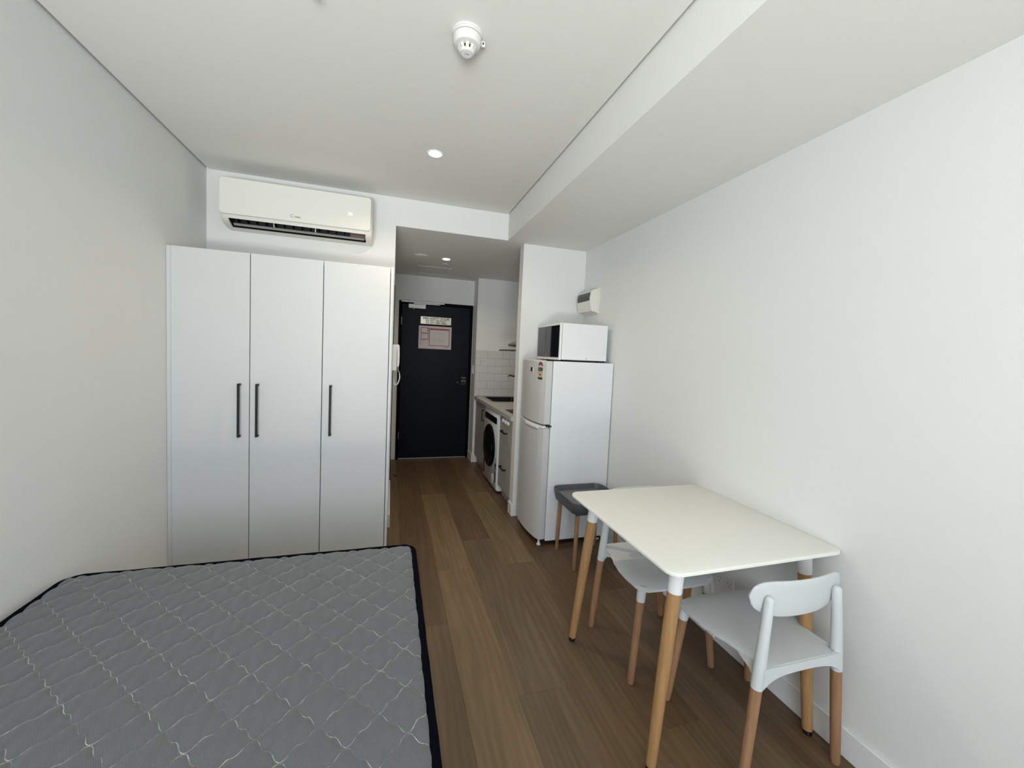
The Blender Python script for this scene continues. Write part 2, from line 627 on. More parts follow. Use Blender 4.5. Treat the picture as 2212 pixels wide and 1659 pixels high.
for ci in range(-7, 6):
    x0 = 0.326 + ci * PW
    x1 = min(x0 + PW, XR)
    x0c = max(x0, XL)
    e = ends.get(ci, rr.uniform(0, PL))
    k0 = int(math.floor((YW - e) / PL))
    for k in range(k0, k0 + 9):
        ya, yb = e + k * PL, e + (k + 1) * PL
        key = None
        for (c_, s_), t_ in over.items():
            if c_ == ci and abs(s_ - ya) < 0.25:
                key = t_
        col = key or rr.choice(tones)
        j = rr.uniform(0.95, 1.06)
        ylim = YD if x1 > XO + 0.01 else YB
        ya, yb = max(ya, YW), min(yb, ylim)
        xa = max(x0c, XO) if ylim == YD and ya > YB else x0c
        if yb - ya < 0.01 or x1 - xa < 0.01:
            continue
        plank(xa, x1, ya, yb, tuple(v * j for v in col))

struct('wall_left', B(XL - 0.1, XL, YW - 0.1, YB, 0, ZT), 'wall')
bm = new()
box(bm, XL - 0.1, XO, YB, YB + 0.1, 0, ZT)
struct('wall_back', bm, 'wall')
struct('wall_corridor_left', B(XO - 0.1, XO, YB + 0.1, YD, 0, ZT), 'wall')
bm = new()
box(bm, XO, XB, YB, YB + 0.1, ZB, ZT)
struct('wall_header', bm, 'wall')
struct('ceiling_bulkhead', B(XB, XR, YW, YB + 0.1, ZB, ZT), 'ceil')
struct('ceiling_corridor', B(XO, XR, YB + 0.1, YD, ZB, ZT), 'ceil')
ce = struct('ceiling', B(XL + 0.012, XB - 0.010, YW, YB - 0.001, ZC, ZC + 0.012), 'ceil')
obj('ceiling_backing', B(XL - 0.1, XR + 0.1, YW - 0.1, YD + 0.1, ZT, ZT + 0.03), 'ceil', ce)
struct('wall_right', B(XR, XR + 0.1, YW - 0.1, YD + 0.1, 0, ZT), 'wall')
struct('wall_nib', B(XN, XR, YN, YN + 0.1, 0, ZB), 'wall')
struct('wall_kitchen_end', B(1.052, XR, YK, YD, 0, ZB), 'wall')
bm = new()
box(bm, XO - 0.1, 0.088, YD, YD + 0.1, 0, ZT)
box(bm, 1.037, XR, YD, YD + 0.1, 0, ZT)
box(bm, 0.088, 1.037, YD, YD + 0.1, 2.072, ZT)
struct('wall_entry', bm, 'wall')

# wall behind the camera with the balcony window that lights the room
WX0, WX1, WZ0, WZ1 = -1.18, 0.18, 0.12, 2.40
bm = new()
box(bm, XL, WX0, YW - 0.1, YW, 0, ZT)
box(bm, WX1, XR, YW - 0.1, YW, 0, ZT)
box(bm, WX0, WX1, YW - 0.1, YW, 0, WZ0)
box(bm, WX0, WX1, YW - 0.1, YW, WZ1, ZT)
struct('wall_window', bm, 'wall')
bm = new()
fw = 0.05
box(bm, WX0, WX0 + fw, YW - 0.09, YW - 0.02, WZ0, WZ1, 0.003)
box(bm, WX1 - fw, WX1, YW - 0.09, YW - 0.02, WZ0, WZ1, 0.003)
box(bm, WX0 + fw, WX1 - fw, YW - 0.09, YW - 0.02, WZ0, WZ0 + fw, 0.003)
box(bm, WX0 + fw, WX1 - fw, YW - 0.09, YW - 0.02, WZ1 - fw, WZ1, 0.003)
box(bm, -0.525, -0.475, YW - 0.09, YW - 0.02, WZ0 + fw, WZ1 - fw, 0.003)
win = struct('window_1', bm, 'alu')
for a, b_ in ((WX0 + fw, -0.525), (-0.475, WX1 - fw)):
    obj('pane', B(a, b_, YW - 0.058, YW - 0.052, WZ0 + fw, WZ1 - fw), 'glass', win)

# skirtings: bevelled top edge
SH = 0.108


def skirt(bm, x0, x1, y0, y1):
    box(bm, x0, x1, y0, y1, 0, SH, 0.0025, 1)


bm = new(); skirt(bm, XR - 0.012, XR, YW, YN - 0.012); struct('baseboard_right', bm, 'skirt')
bm = new(); skirt(bm, XN - 0.012, XR, YN - 0.012, YN); skirt(bm, XN - 0.012, XN, YN, YN + 0.1); struct('baseboard_nib', bm, 'skirt')
bm = new(); skirt(bm, 1.040, 1.052, YK - 0.012, YD); skirt(bm, 1.052, 1.115, YK - 0.012, YK); struct('baseboard_kitchen_end', bm, 'skirt')
bm = new(); skirt(bm, XL, XL + 0.012, YW, 2.81); struct('baseboard_left', bm, 'skirt')
bm = new(); skirt(bm, XO, XO + 0.012, YB - 0.012, 4.25); struct('baseboard_corridor', bm, 'skirt')
bm = new(); skirt(bm, XL + 0.012, XR - 0.012, YW, YW + 0.012); struct('baseboard_window', bm, 'skirt')

# ------------------------------------------------------------------ entry door
bm = new()
box(bm, 0.080, 0.115, YD - 0.012, YD + 0.09, 0, 2.045, 0.002)
box(bm, 1.012, 1.045, YD - 0.012, YD + 0.09, 0, 2.045, 0.002)
box(bm, 0.080, 1.045, YD - 0.012, YD + 0.09, 2.045, 2.080, 0.002)
d1 = struct('door_1', bm, 'black_frame')
obj('door_leaf', B(0.118, 1.009, YD + 0.004, YD + 0.048, 0.012, 2.042, 0.002), 'navy', d1)
obj('light_leak_block', B(0.089, 1.036, YD + 0.052, YD + 0.085, 0.0, 2.071), 'black_frame', d1)  # dark plate added behind the leaf to block outside light in the gaps
obj('threshold_seal', B(0.118, 1.009, YD - 0.004, YD + 0.004, 0.004, 0.014), 'closer', d1)
for z in (0.32, 1.82):
    obj('hinge', B(0.113, 0.119, YD - 0.014, YD + 0.004, z - 0.05, z + 0.05, 0.001), 'closer', d1)
# door closer: track on the frame head, arm, and the body on the leaf
cl = obj('closer_body', B(0.195, 0.415, YD - 0.045, YD + 0.004, 1.985, 2.042, 0.004), 'closer', d1)
obj('closer_track', B(0.105, 0.655, YD - 0.036, YD - 0.012, 2.058, 2.082, 0.003), 'closer', d1)
bm = new()
tube(bm, [(0.262, YD - 0.025, 2.030), (0.262, YD - 0.025, 2.052)], 0.010, 10)
box(bm, 0.255, 0.60, YD - 0.030, YD - 0.020, 2.046, 2.056, 0.002)
obj('closer_arm', bm, 'steel', d1)
obj('closer_screw', tube(new(), [(0.262, YD - 0.025, 1.972), (0.262, YD - 0.025, 1.986)], 0.008, 10), 'closer', d1)
# lock set
lk = obj('lock_plate', B(0.915, 0.975, YD - 0.010, YD + 0.004, 1.01, 1.195, 0.003), 'black_matte', d1)
obj('lock_cover', B(0.913, 0.977, YD - 0.022, YD - 0.010, 1.115, 1.205, 0.004), 'black_gloss', d1)
obj('lock_line', B(0.916, 0.974, YD - 0.024, YD - 0.010, 1.098, 1.108), 'chrome', d1)
obj('escutcheon', B(0.914, 0.976, YD - 0.020, YD - 0.010, 1.008, 1.066, 0.002), 'chrome', d1)
bm = new()
tube(bm, [(0.943, YD - 0.012, 1.038), (0.943, YD - 0.060, 1.038)], 0.019, 16)
tube(bm, [(0.943, YD - 0.052, 1.038), (0.90, YD - 0.056, 1.038), (0.835, YD - 0.050, 1.038)], 0.010, 12)
obj('lever_handle', bm, 'black_metal', d1, smooth=True)
obj('lever_glint', B(0.857, 0.865, YD - 0.064, YD - 0.040, 1.027, 1.049, 0.001), 'chrome', d1)  # glint on the black lever, put in as a small chrome block

# metal fire door sign
yp = YD + 0.004
sg = thing('safety_sign', 'brushed metal sign with three lines of black capitals on the dark door', 'sign', (0.555, yp - 0.001, 1.797))
obj('sign_plate', B(0.356, 0.754, yp - 0.003, yp, 1.797, 1.893, 0.0006), 'sign_metal', sg)
bm = new()


def on_door(cx, cz, y=yp - 0.0032):
    return lambda x, yy, z: Vector((cx + x, y - z, cz + yy))


text_mesh(bm, 'FIRE SAFETY DOOR', 0.0395, on_door(0.556, 1.870), bold=0.0011)
text_mesh(bm, 'DO NOT OBSTRUCT', 0.0285, on_door(0.556, 1.841), bold=0.0011)
text_mesh(bm, 'DO NOT KEEP OPEN', 0.0285, on_door(0.556, 1.814), bold=0.0011)
obj('lettering', bm, 'dark_print', sg)

# evacuation diagram
ps = thing('evacuation_diagram', 'white evacuation plan with red frames and a line drawing, below the metal sign', 'poster', (0.55, yp - 0.001, 1.468))
obj('sheet', B(0.336, 0.764, yp - 0.003, yp, 1.472, 1.772, 0.0005), 'paper', ps)
bm = new()


def pr(bm, x0, x1, z0, z1, lift=0.0036):
    box(bm, x0, x1, yp - lift, yp - 0.003, z0, z1)


def frame2(bm, x0, x1, z0, z1, t, lift=0.0036):
    pr(bm, x0, x1, z0, z0 + t, lift); pr(bm, x0, x1, z1 - t, z1, lift)
    pr(bm, x0, x0 + t, z0 + t, z1 - t, lift); pr(bm, x1 - t, x1, z0 + t, z1 - t, lift)


frame2(bm, 0.470, 0.740, 1.512, 1.745, 0.009)
pr(bm, 0.479, 0.731, 1.722, 1.736)
frame2(bm, 0.362, 0.464, 1.678, 1.752, 0.006)
frame2(bm, 0.362, 0.464, 1.595, 1.674, 0.006)
pr(bm, 0.362, 0.368, 1.520, 1.592)
pr(bm, 0.362, 0.464, 1.586, 1.592)
pr(bm, 0.672, 0.735, 1.492, 1.497)
obj('red_print', bm, 'red_print', ps)
bm = new()
for x0, x1, z0, z1 in ((0.368, 0.458, 1.684, 1.746), (0.368, 0.458, 1.601, 1.668)):
    frame2(bm, x0, x1, z0, z1, 0.004, 0.0034)
frame2(bm, 0.345, 0.755, 1.480, 1.764, 0.004, 0.0034)
obj('pink_print', bm, 'pink_print', ps)
bm = new()
for x0, x1, z0, z1 in ((0.52, 0.68, 1.545, 1.60), (0.54, 0.66, 1.60, 1.67), (0.575, 0.625, 1.67, 1.70), (0.50, 0.545, 1.56, 1.60), (0.60, 0.66, 1.575, 1.64)):
    frame2(bm, x0, x1, z0, z1, 0.002, 0.0035)
for i in range(9):
    pr(bm, 0.53 + i * 0.015, 0.5315 + i * 0.015, 1.56, 1.60, 0.0035)
for i in range(4):
    pr(bm, 0.376, 0.430, 1.655 - i * 0.012, 1.657 - i * 0.012, 0.0035)
for x in (0.385, 0.41, 0.435):
    for i in range(6):
        pr(bm, x, x + 0.012, 1.50 + i * 0.013, 1.503 + i * 0.013, 0.0035)
o = obj('line_drawing', bm, 'grey_print', ps)
o['kind'] = 'stuff'
bm = new()
for z in (1.728, 1.706):
    pr(bm, 0.444, 0.458, z, z + 0.011, 0.0042)
pr(bm, 0.394, 0.402, 1.566, 1.58, 0.0042)
o = obj('symbols', bm, 'dark_print', ps)
o['kind'] = 'stuff'

# light switch on the side wall by the door
sw = thing('light_switch', 'white light switch plate on the side wall right of the dark door', 'switch', (1.052, 5.335, 1.17))
obj('plate', B(1.042, 1.052, 5.300, 5.372, 1.165, 1.280, 0.002), 'white_plastic', sw)
obj('rocker', B(1.038, 1.042, 5.325, 5.347, 1.20, 1.245, 0.001), 'white_plastic', sw)

# dark bathroom door in the corridor's left wall
bm = new()
box(bm, XO, XO + 0.010, 4.27, 4.31, 0, 2.05, 0.001)
box(bm, XO, XO + 0.010, 5.10, 5.14, 0, 2.05, 0.001)
box(bm, XO, XO + 0.010, 4.27, 5.14, 2.05, 2.09, 0.001)
d2 = struct('door_2', bm, 'black_frame')
obj('door_leaf', B(XO, XO + 0.004, 4.315, 5.095, 0.012, 2.045), 'black_frame', d2)
t = thing('door_stop', 'tiny chrome door stop on the floor by the corridor left wall', 'door stop', (0.078, 4.66, 0))
obj('post', lathe(new(), [(0.012, 0), (0.012, 0.004), (0.008, 0.006), (0.008, 0.03), (0.010, 0.034), (0.006, 0.038)], 14, (0.078, 4.66, 0)), 'chrome', t, smooth=True)
obj('rubber_ring', lathe(new(), [(0.0125, 0.016), (0.014, 0.018), (0.014, 0.026), (0.0125, 0.028)], 14, (0.078, 4.66, 0)), 'black_matte', t, smooth=True)

# ------------------------------------------------------------------ wardrobe
W0, W1, WY, WH = XL + 0.001, 0.002, 2.82, 1.984
wd = thing('wardrobe', 'tall white three-door wardrobe with black bar handles below the air conditioner', 'wardrobe', ((W0 + W1) / 2, 3.08, 0))
bm = new()
box(bm, W0 + 0.022, W1 - 0.018, WY + 0.02, YB - 0.002, 0.09, 0.108)
box(bm, W0 + 0.022, W1 - 0.018, WY + 0.02, YB - 0.002, WH - 0.03, WH - 0.010)
box(bm, W0 + 0.022, W1 - 0.018, YB - 0.012, YB - 0.002, 0.108, WH - 0.03)
box(bm, -0.822, -0.804, WY + 0.02, YB - 0.012, 0.108, WH - 0.03)
obj('carcass', bm, 'laminate', wd)
obj('end_panel', B(W1 - 0.017, W1, WY + 0.002, YB - 0.002, 0, WH + 0.003, 0.0008), 'laminate_edge', wd)
obj('filler_strip', B(W0, W0 + 0.021, WY + 0.004, WY + 0.025, 0, WH, 0.0008), 'laminate_edge', wd)
obj('kickboard', B(W0 + 0.022, W1 - 0.018, WY + 0.045, WY + 0.06, 0, 0.088), 'laminate', wd)
dx = [(W0 + 0.023, -0.8232), (-0.8190, -0.4212), (-0.4170, -0.0190)]
hx = (-0.872, -0.776, -0.366)
for (a, b_), h in zip(dx, hx):
    dr = obj('door', B(a, b_, WY, WY + 0.018, 0.092, WH, 0.0008), 'laminate', wd)
    bm = new()
    zt, zb = 1.200, 0.874
    pts = [(h, WY, zb + 0.006), (h, WY - 0.026, zb + 0.006), (h, WY - 0.030, zb + 0.012), (h, WY - 0.030, zt - 0.012), (h, WY - 0.026, zt - 0.006), (h, WY, zt - 0.006)]
    box(bm, h - 0.0065, h + 0.0065, WY - 0.034, WY - 0.026, zb, zt, 0.0015)
    box(bm, h - 0.0065, h + 0.0065, WY - 0.027, WY, zb, zb + 0.011, 0.001)
    box(bm, h - 0.0065, h + 0.0065, WY - 0.027, WY, zt - 0.011, zt, 0.001)
    obj('handle', bm, 'black_metal', dr)

# ------------------------------------------------------------------ air conditioner
AX0, AX1 = -1.100, -0.157
ac = thing('air_conditioner', 'white split-system air conditioner on the wall above the wardrobe', 'air conditioner', (-0.63, 3.30, 2.22))
outer = [(YB, 2.545), (3.21, 2.542), (3.185, 2.530), (3.176, 2.510), (3.172, 2.300), (3.168, 2.286)]
under = [(3.176, 2.268), (3.196, 2.250), (3.225, 2.238), (3.262, 2.230), (3.31, 2.226), (YB, 2.228)]
notch = [(3.176, 2.268), (3.230, 2.330), (3.300, 2.320), (3.300, 2.260), (3.262, 2.230), (3.31, 2.226), (YB, 2.228)]
bm = new()


def seg_profile(bm, prof, x0, x1, shrink=0.0):
    loft(bm, [[(x0, y, z) for y, z in prof], [(x1, y, z) for y, z in prof]])


def inset(prof, d):
    cy, cz = 3.28, 2.40
    return [(min(YB, y + (d if y < 3.2 else d * 0.4 if y < YB else 0)), z + (d * 0.6 if z < 2.3 else -d * 0.6 if z > 2.5 else 0)) for y, z in prof]


full = outer + under
loft(bm, [[(AX0, y, z) for y, z in inset(full, 0.010)], [(AX0 + 0.006, y, z) for y, z in inset(full, 0.003)], [(AX0 + 0.014, y, z) for y, z in full], [(AX0 + 0.045, y, z) for y, z in full]])
loft(bm, [[(AX1 - 0.045, y, z) for y, z in full], [(AX1 - 0.012, y, z) for y, z in full], [(AX1 - 0.004, y, z) for y, z in inset(full, 0.003)], [(AX1, y, z) for y, z in inset(full, 0.010)]])
seg_profile(bm, outer + notch, AX0 + 0.045, AX1 - 0.045)
obj('casing', bm, 'ac_body', ac, smooth=True, angle=30)
# dark lining of the outlet
bm = new()
ln = [(3.178, 2.270), (3.230, 2.3285), (3.2985, 2.3185), (3.2985, 2.262), (3.264, 2.233)]
rs = [[bm.verts.new((x, y, z)) for y, z in ln] for x in (AX0 + 0.0455, AX1 - 0.0455)]
for i in range(len(ln) - 1):
    bm.faces.new((rs[0][i], rs[0][i + 1], rs[1][i + 1], rs[1][i]))
bm.faces.new(rs[0]); bm.faces.new(rs[1][::-1])
obj('outlet_lining', bm, 'black_matte', ac)
# vertical vanes and the horizontal louvre
for i in range(15):
    x = AX0 + 0.085 + i * 0.0555
    if x > AX1 - 0.16:
        break
    obj('vane', B(x, x + 0.002, 3.215, 3.262, 2.262, 2.312), 'black_frame', ac)
obj('louvre', loft(new(), [[(x, y, z) for y, z in ((3.234, 2.251), (3.238, 2.256), (3.252, 2.247), (3.249, 2.241))] for x in (AX0 + 0.056, AX1 - 0.056)]), 'closer', ac)
for x in (-0.80, -0.54):
    obj('louvre_arm', B(x, x + 0.005, 3.214, 3.246, 2.252, 2.300, 0.001), 'white_plastic', ac)
obj('motor_cover', B(AX1 - 0.15, AX1 - 0.047, 3.222, 3.262, 2.250, 2.312), mat('dusky_plastic', (0.14, 0.09, 0.08), 0.4, noise=0.05), ac)
# glossy front panel with softly rounded corners
bm = new()


def panel_loop(y, d, bow):
    pts = rrect(AX0 + d, AX1 - 0.008 - d, 2.289 + d, 2.524 - d, 0.022 - min(d, 0.01), 6)
    return [(x, y - bow * (1 - ((z - 2.406) / 0.12) ** 2), z) for x, z in pts]


loft(bm, [panel_loop(3.168, 0.001, 0.0), panel_loop(3.156, 0.0, 0.002), panel_loop(3.152, 0.003, 0.004)])
obj('front_panel', bm, 'ac_white', ac, smooth=True, angle=50)
yq = 3.1475
bm = new()
tm = lambda cx, cz, yy: (lambda x, y, z: Vector((cx + x, yy - z, cz + y)))
text_mesh(bm, 'Midea', 0.0145, tm(-0.638, 2.322, 3.1502))
# ring emblem before the word
for k in range(14):
    a0, a1 = radians(30 + k * 22), radians(30 + (k + 1) * 22)
    r0, r1 = 0.0085, 0.0105
    c = (-0.672, 2.325)
    vs = [bm.verts.new((c[0] + r * cos(a), 3.1498, c[1] + r * sin(a))) for r, a in ((r0, a0), (r1, a0), (r1, a1), (r0, a1))]
    bm.faces.new(vs)
obj('emblem', bm, 'dark_print', ac)
bm = new()
text_mesh(bm, '24', 0.030, tm(-0.304, 2.390, 3.1482))
obj('temperature_display', bm, 'led', ac)

# ------------------------------------------------------------------ ceiling fittings
sd = thing('smoke_detector', 'round white smoke detector on the main ceiling near the camera', 'smoke detector', (0.238, 1.560, ZC))
o3 = (0.238, 1.560, 0)
obj('base_ring', lathe(new(), [(0.056, ZC), (0.0575, ZC - 0.003), (0.0565, ZC - 0.006), (0.052, ZC - 0.0085), (0.050, ZC - 0.013)], 40, o3), 'detector_white', sd, smooth=True)
obj('housing', lathe(new(), [(0.0505, ZC - 0.013), (0.0505, ZC - 0.017), (0.052, ZC - 0.019), (0.0495, ZC - 0.040), (0.046, ZC - 0.046), (0.030, ZC - 0.051)], 40, o3), 'detector_white', sd, smooth=True)
obj('dark_gap', lathe(new(), [(0.0508, ZC - 0.0128), (0.0508, ZC - 0.0165)], 40, o3), 'greige', sd)
cg = obj('sensor_core', lathe(new(), [(0.024, ZC - 0.050), (0.0195, ZC - 0.066)], 24, o3), 'black_matte', sd, smooth=True)
for i in range(10):
    a = 2 * pi * i / 10 + 0.2
    c, s = cos(a), sin(a)
    bm = new()
    wv_ = 0.0058
    for sgn in (0,):
        t1 = (-s * wv_, c * wv_)
        lo = [(0.238 + c * r - t1[0], 1.560 + s * r - t1[1], z) for r, z in ((0.031, ZC - 0.049), (0.034, ZC - 0.052), (0.025, ZC - 0.069), (0.0215, ZC - 0.068))]
        hi = [(0.238 + c * r + t1[0], 1.560 + s * r + t1[1], z) for r, z in ((0.031, ZC - 0.049), (0.034, ZC - 0.052), (0.025, ZC - 0.069), (0.0215, ZC - 0.068))]
        loft(bm, [lo, hi])
    obj('cage_rib', bm, 'detector_white', sd)
obj('cap_disc', lathe(new(), [(0.0265, ZC - 0.064), (0.0265, ZC - 0.070), (0.023, ZC - 0.0735)], 32, o3), 'detector_white', sd, smooth=True)
obj('cap_groove', lathe(new(), [(0.0215, ZC - 0.0734), (0.0205, ZC - 0.0739)], 32, o3), 'grey_print', sd)
obj('cap_centre', lathe(new(), [(0.0200, ZC - 0.0738), (0.0190, ZC - 0.0746)], 32, o3), 'skirt', sd)
obj('cap_mark', B(0.231, 0.247, 1.556, 1.560, ZC - 0.0750, ZC - 0.0744), 'grey_print', sd)
tb = obj('side_tab', B(0.291, 0.305, 1.556, 1.562, ZC - 0.034, ZC - 0.014, 0.001), 'detector_white', sd)
obj('tab_slot', B(0.295, 0.300, 1.5555, 1.557, ZC - 0.028, ZC - 0.019), 'black_matte', tb)


def downlight(x, y, z, label, power, r=0.044):
    t = thing('downlight', label, 'downlight', (x, y, z))
    bm = new()
    lathe(bm, [(r * 0.84, z - 0.0015), (r * 0.86, z - 0.005), (r * 1.04, z - 0.006), (r * 1.12, z - 0.001)], 36, (x, y, 0))
    obj('trim_ring', bm, 'white_plastic', t, smooth=True)
    obj('diffuser', lathe(new(), [(r * 0.84, z - 0.004), (r * 0.80, z - 0.0068)], 36, (x, y, 0)), 'lamp', t)
    l = bpy.data.lights.new('downlight_lamp', 'AREA')
    l.shape = 'DISK'
    l.size = r * 1.5
    l.energy = power
    l.color = (1.0, 0.86, 0.66)
    l.spread = radians(150)
    o = bpy.data.objects.new('downlight_lamp', l)
    o.location = (0, 0, -0.012)
    COL.objects.link(o)
    o.parent = t


downlight(0.219, 2.526, ZC, 'lit round downlight in the main ceiling between detector and corridor', 8)
downlight(0.521, 4.298, ZB, 'lit round downlight in the lower corridor ceiling', 5)


def sprinkler(x, y, z, label, drop):
    t = thing('fire_sprinkler', label, 'sprinkler', (x, y, z))
    obj('cover_plate', lathe(new(), [(0.028, z), (0.027, z - 0.003), (0.012, z - 0.006)], 28, (x, y, 0)), 'white_plastic', t, smooth=True)
    bm = new()
    lathe(bm, [(0.007, z - 0.004), (0.007, z - drop * 0.45)], 14, (x, y, 0))
    for s in (-1, 1):
        tube(bm, [(x + s * 0.006, y, z - drop * 0.42), (x + s * 0.012, y, z - drop * 0.65), (x + s * 0.003, y, z - drop * 0.93)], 0.002, 8)
    obj('frame', bm, 'chrome', t, smooth=True)
    obj('deflector', lathe(new(), [(0.013, z - drop * 0.94), (0.013, z - drop)], 20, (x, y, 0)), 'chrome', t)


sprinkler(-0.272, 1.515, ZC, 'small chrome fire sprinkler at the top edge of the main ceiling', 0.045)
sprinkler(0.545, 4.56, ZB, 'tiny sprinkler hanging from the corridor ceiling behind its downlight', 0.035)
rv = thing('exhaust_grille', 'flat round white exhaust vent in the corridor ceiling', 'vent', (0.262, 4.275, ZB))
obj('rim', lathe(new(), [(0.072, ZB), (0.070, ZB - 0.004), (0.060, ZB - 0.006), (0.056, ZB - 0.003)], 36, (0.262, 4.275, 0)), 'ceil', rv, smooth=True)
obj('disc', lathe(new(), [(0.050, ZB - 0.001), (0.050, ZB - 0.007), (0.044, ZB - 0.009)], 36, (0.262, 4.275, 0)), 'ceil', rv, smooth=True)
hp = thing('access_hatch', 'square flush access hatch in the corridor ceiling above the door', 'hatch', (0.455, 5.0, ZB))
bm = new()
for a in ((0.26, 0.65, 4.78, 4.785), (0.26, 0.65, 5.215, 5.22), (0.26, 0.265, 4.785, 5.215), (0.645, 0.65, 4.785, 5.215)):
    box(bm, *a, ZB - 0.003, ZB)
obj('hatch_frame', bm, 'ceil', hp)
obj('hatch_panel', B(0.272, 0.638, 4.792, 5.208, ZB - 0.0015, ZB), 'ceil', hp)

# ------------------------------------------------------------------ kitchen run
yk0, yk1 = YN + 0.101, YK - 0.001
FX = 1.078   # front face of the cabinets
# far cabinet
cb = thing('base_cabinet', 'greige kitchen cabinet at the far end, left of the washing machine', 'cabinet', (1.37, 4.90, 0))
bm = new()
box(bm, FX + 0.02, XR - 0.002, 4.615, yk1, 0.11, 0.128)
box(bm, FX + 0.02, XR - 0.002, 4.615, 4.633, 0.128, 0.838)
box(bm, FX + 0.02, XR - 0.002, yk1 - 0.018, yk1, 0.128, 0.838)
obj('carcass', bm, 'greige', cb)
obj('kickboard', B(FX + 0.045, FX + 0.06, 4.615, yk1, 0, 0.108), 'greige', cb)
dr = obj('door', B(FX, FX + 0.018, 4.617, yk1 - 0.015, 0.112, 0.832, 0.001), 'greige', cb)
bm = new()
box(bm, FX - 0.032, FX - 0.024, 4.660, 4.672, 0.640, 0.775, 0.001)
box(bm, FX - 0.026, FX, 4.660, 4.672, 0.640, 0.650, 0.001)
box(bm, FX - 0.026, FX, 4.660, 4.672, 0.765, 0.775, 0.001)
obj('handle', bm, 'black_metal', dr)
# drawer cabinet under the hob
cb = thing('drawer_cabinet', 'greige kitchen cabinet with black handles and white hob knobs, beside the washing machine', 'cabinet', (1.37, 3.72, 0))
obj('carcass', B(FX + 0.02, XR - 0.002, yk0, 3.935, 0.11, 0.838), 'greige', cb)
obj('kickboard', B(FX + 0.045, FX + 0.06, yk0, 3.935, 0, 0.108), 'greige', cb)
obj('filler_strip', B(FX, FX + 0.018, yk0 + 0.001, 3.532, 0.112, 0.832, 0.001), 'greige', cb)
for z0, z1, hz in ((0.505, 0.832, 0.690), (0.112, 0.500, 0.335)):
    dr = obj('drawer', B(FX, FX + 0.018, 3.536, 3.932, z0, z1, 0.001), 'greige', cb)
    bm = new()
    box(bm, FX - 0.034, FX - 0.026, 3.655, 3.815, hz - 0.007, hz + 0.007, 0.001)
    box(bm, FX - 0.028, FX, 3.655, 3.667, hz - 0.007, hz + 0.007, 0.001)
    box(bm, FX - 0.028, FX, 3.803, 3.815, hz - 0.007, hz + 0.007, 0.001)
    obj('handle', bm, 'black_metal', dr)
for y in (3.62, 3.70, 3.79):
    obj('knob', lathe(new(), [(0.021, FX), (0.021, FX - 0.008), (0.018, FX - 0.018), (0.013, FX - 0.020)], 24, (0, y, 0.795), 'x'), 'knob_white', cb, smooth=True)

# washing machine
WXF = 1.070
wm = thing('washing_machine', 'white front-loading washing machine with big black round door under the worktop', 'washing machine', (1.37, 4.275, 0))
y0, y1 = 3.955, 4.595
obj('body', B(WXF + 0.012, XR - 0.03, y0, y1, 0.025, 0.832, 0.004, 2), 'white_enamel', wm)
bm = new()
loft(bm, [[(WXF + 0.012, y, z) for y, z in rrect(y0 + 0.002, y1 - 0.002, 0.03, 0.830, 0.02, 5)],
          [(WXF + 0.002, y, z) for y, z in rrect(y0 + 0.002, y1 - 0.002, 0.03, 0.830, 0.02, 5)],
          [(WXF - 0.004, y, z) for y, z in rrect(y0 + 0.010, y1 - 0.010, 0.038, 0.822, 0.016, 5)]])
obj('front_panel', bm, 'white_enamel', wm, smooth=True)
bm = new()
loft(bm, [[(x, y, z) for y, z in rrect(y0 + 0.06 + d, y1 - 0.045 - d, 0.712 + d, 0.780 - d, 0.02, 5)] for x, d in ((WXF - 0.004, 0), (WXF - 0.008, 0.001), (WXF - 0.009, 0.004))])
obj('control_strip', bm, 'soft_black', wm, smooth=True)
wc = (0, 4.285, 0.440)
obj('door_ring', lathe(new(), [(0.232, WXF - 0.004), (0.232, WXF - 0.020), (0.218, WXF - 0.030), (0.180, WXF - 0.032), (0.170, WXF - 0.026)], 48, wc, 'x'), 'soft_black', wm, smooth=True)
obj('door_glass', lathe(new(), [(0.172, WXF - 0.024), (0.150, WXF - 0.036), (0.10, WXF - 0.046), (0.04, WXF - 0.050)], 48, wc, 'x'), 'soft_black', wm, smooth=True)
obj('door_catch', B(WXF - 0.036, WXF - 0.028, 4.075, 4.100, 0.42, 0.49, 0.003), 'smoke_cover', wm)
yl = WXF - 0.0048
lb = obj('energy_label', B(yl, yl + 0.001, 3.975, 4.040, 0.105, 0.345), 'blue_print', wm)
obj('label_foot', B(yl - 0.0004, yl, 3.977, 4.038, 0.107, 0.168), 'brown_print', lb)
obj('label_head', B(yl - 0.0004, yl, 3.977, 4.038, 0.280, 0.300), 'dark_print', lb)
obj('label_band', B(yl - 0.0004, yl, 3.977, 4.038, 0.225, 0.240), 'light_blue_print', lb)
obj('star_disc', lathe(new(), [(0.033, yl + 0.001), (0.033, yl - 0.0002)], 24, (0, 4.007, 0.335), 'x'), 'light_blue_print', lb)
obj('care_sticker', B(yl, yl + 0.001, 4.49, 4.565, 0.07, 0.235), 'brown_print', wm)
obj('small_sticker', B(yl, yl + 0.001, 4.275, 4.295, 0.15, 0.19), 'grey_print', wm)
obj('filter_flap', lathe(new(), [(0.052, WXF - 0.0045), (0.052, WXF - 0.007), (0.048, WXF - 0.008)], 30, (0, 4.12, 0.115), 'x'), 'white_enamel', wm, smooth=True)
for y in (y0 + 0.05, y1 - 0.05):
    for x in (WXF + 0.06, XR - 0.09):
        obj('foot', lathe(new(), [(0.022, 0.0), (0.022, 0.012), (0.012, 0.014), (0.012, 0.026)], 16, (x, y, 0)), 'black_matte', wm)

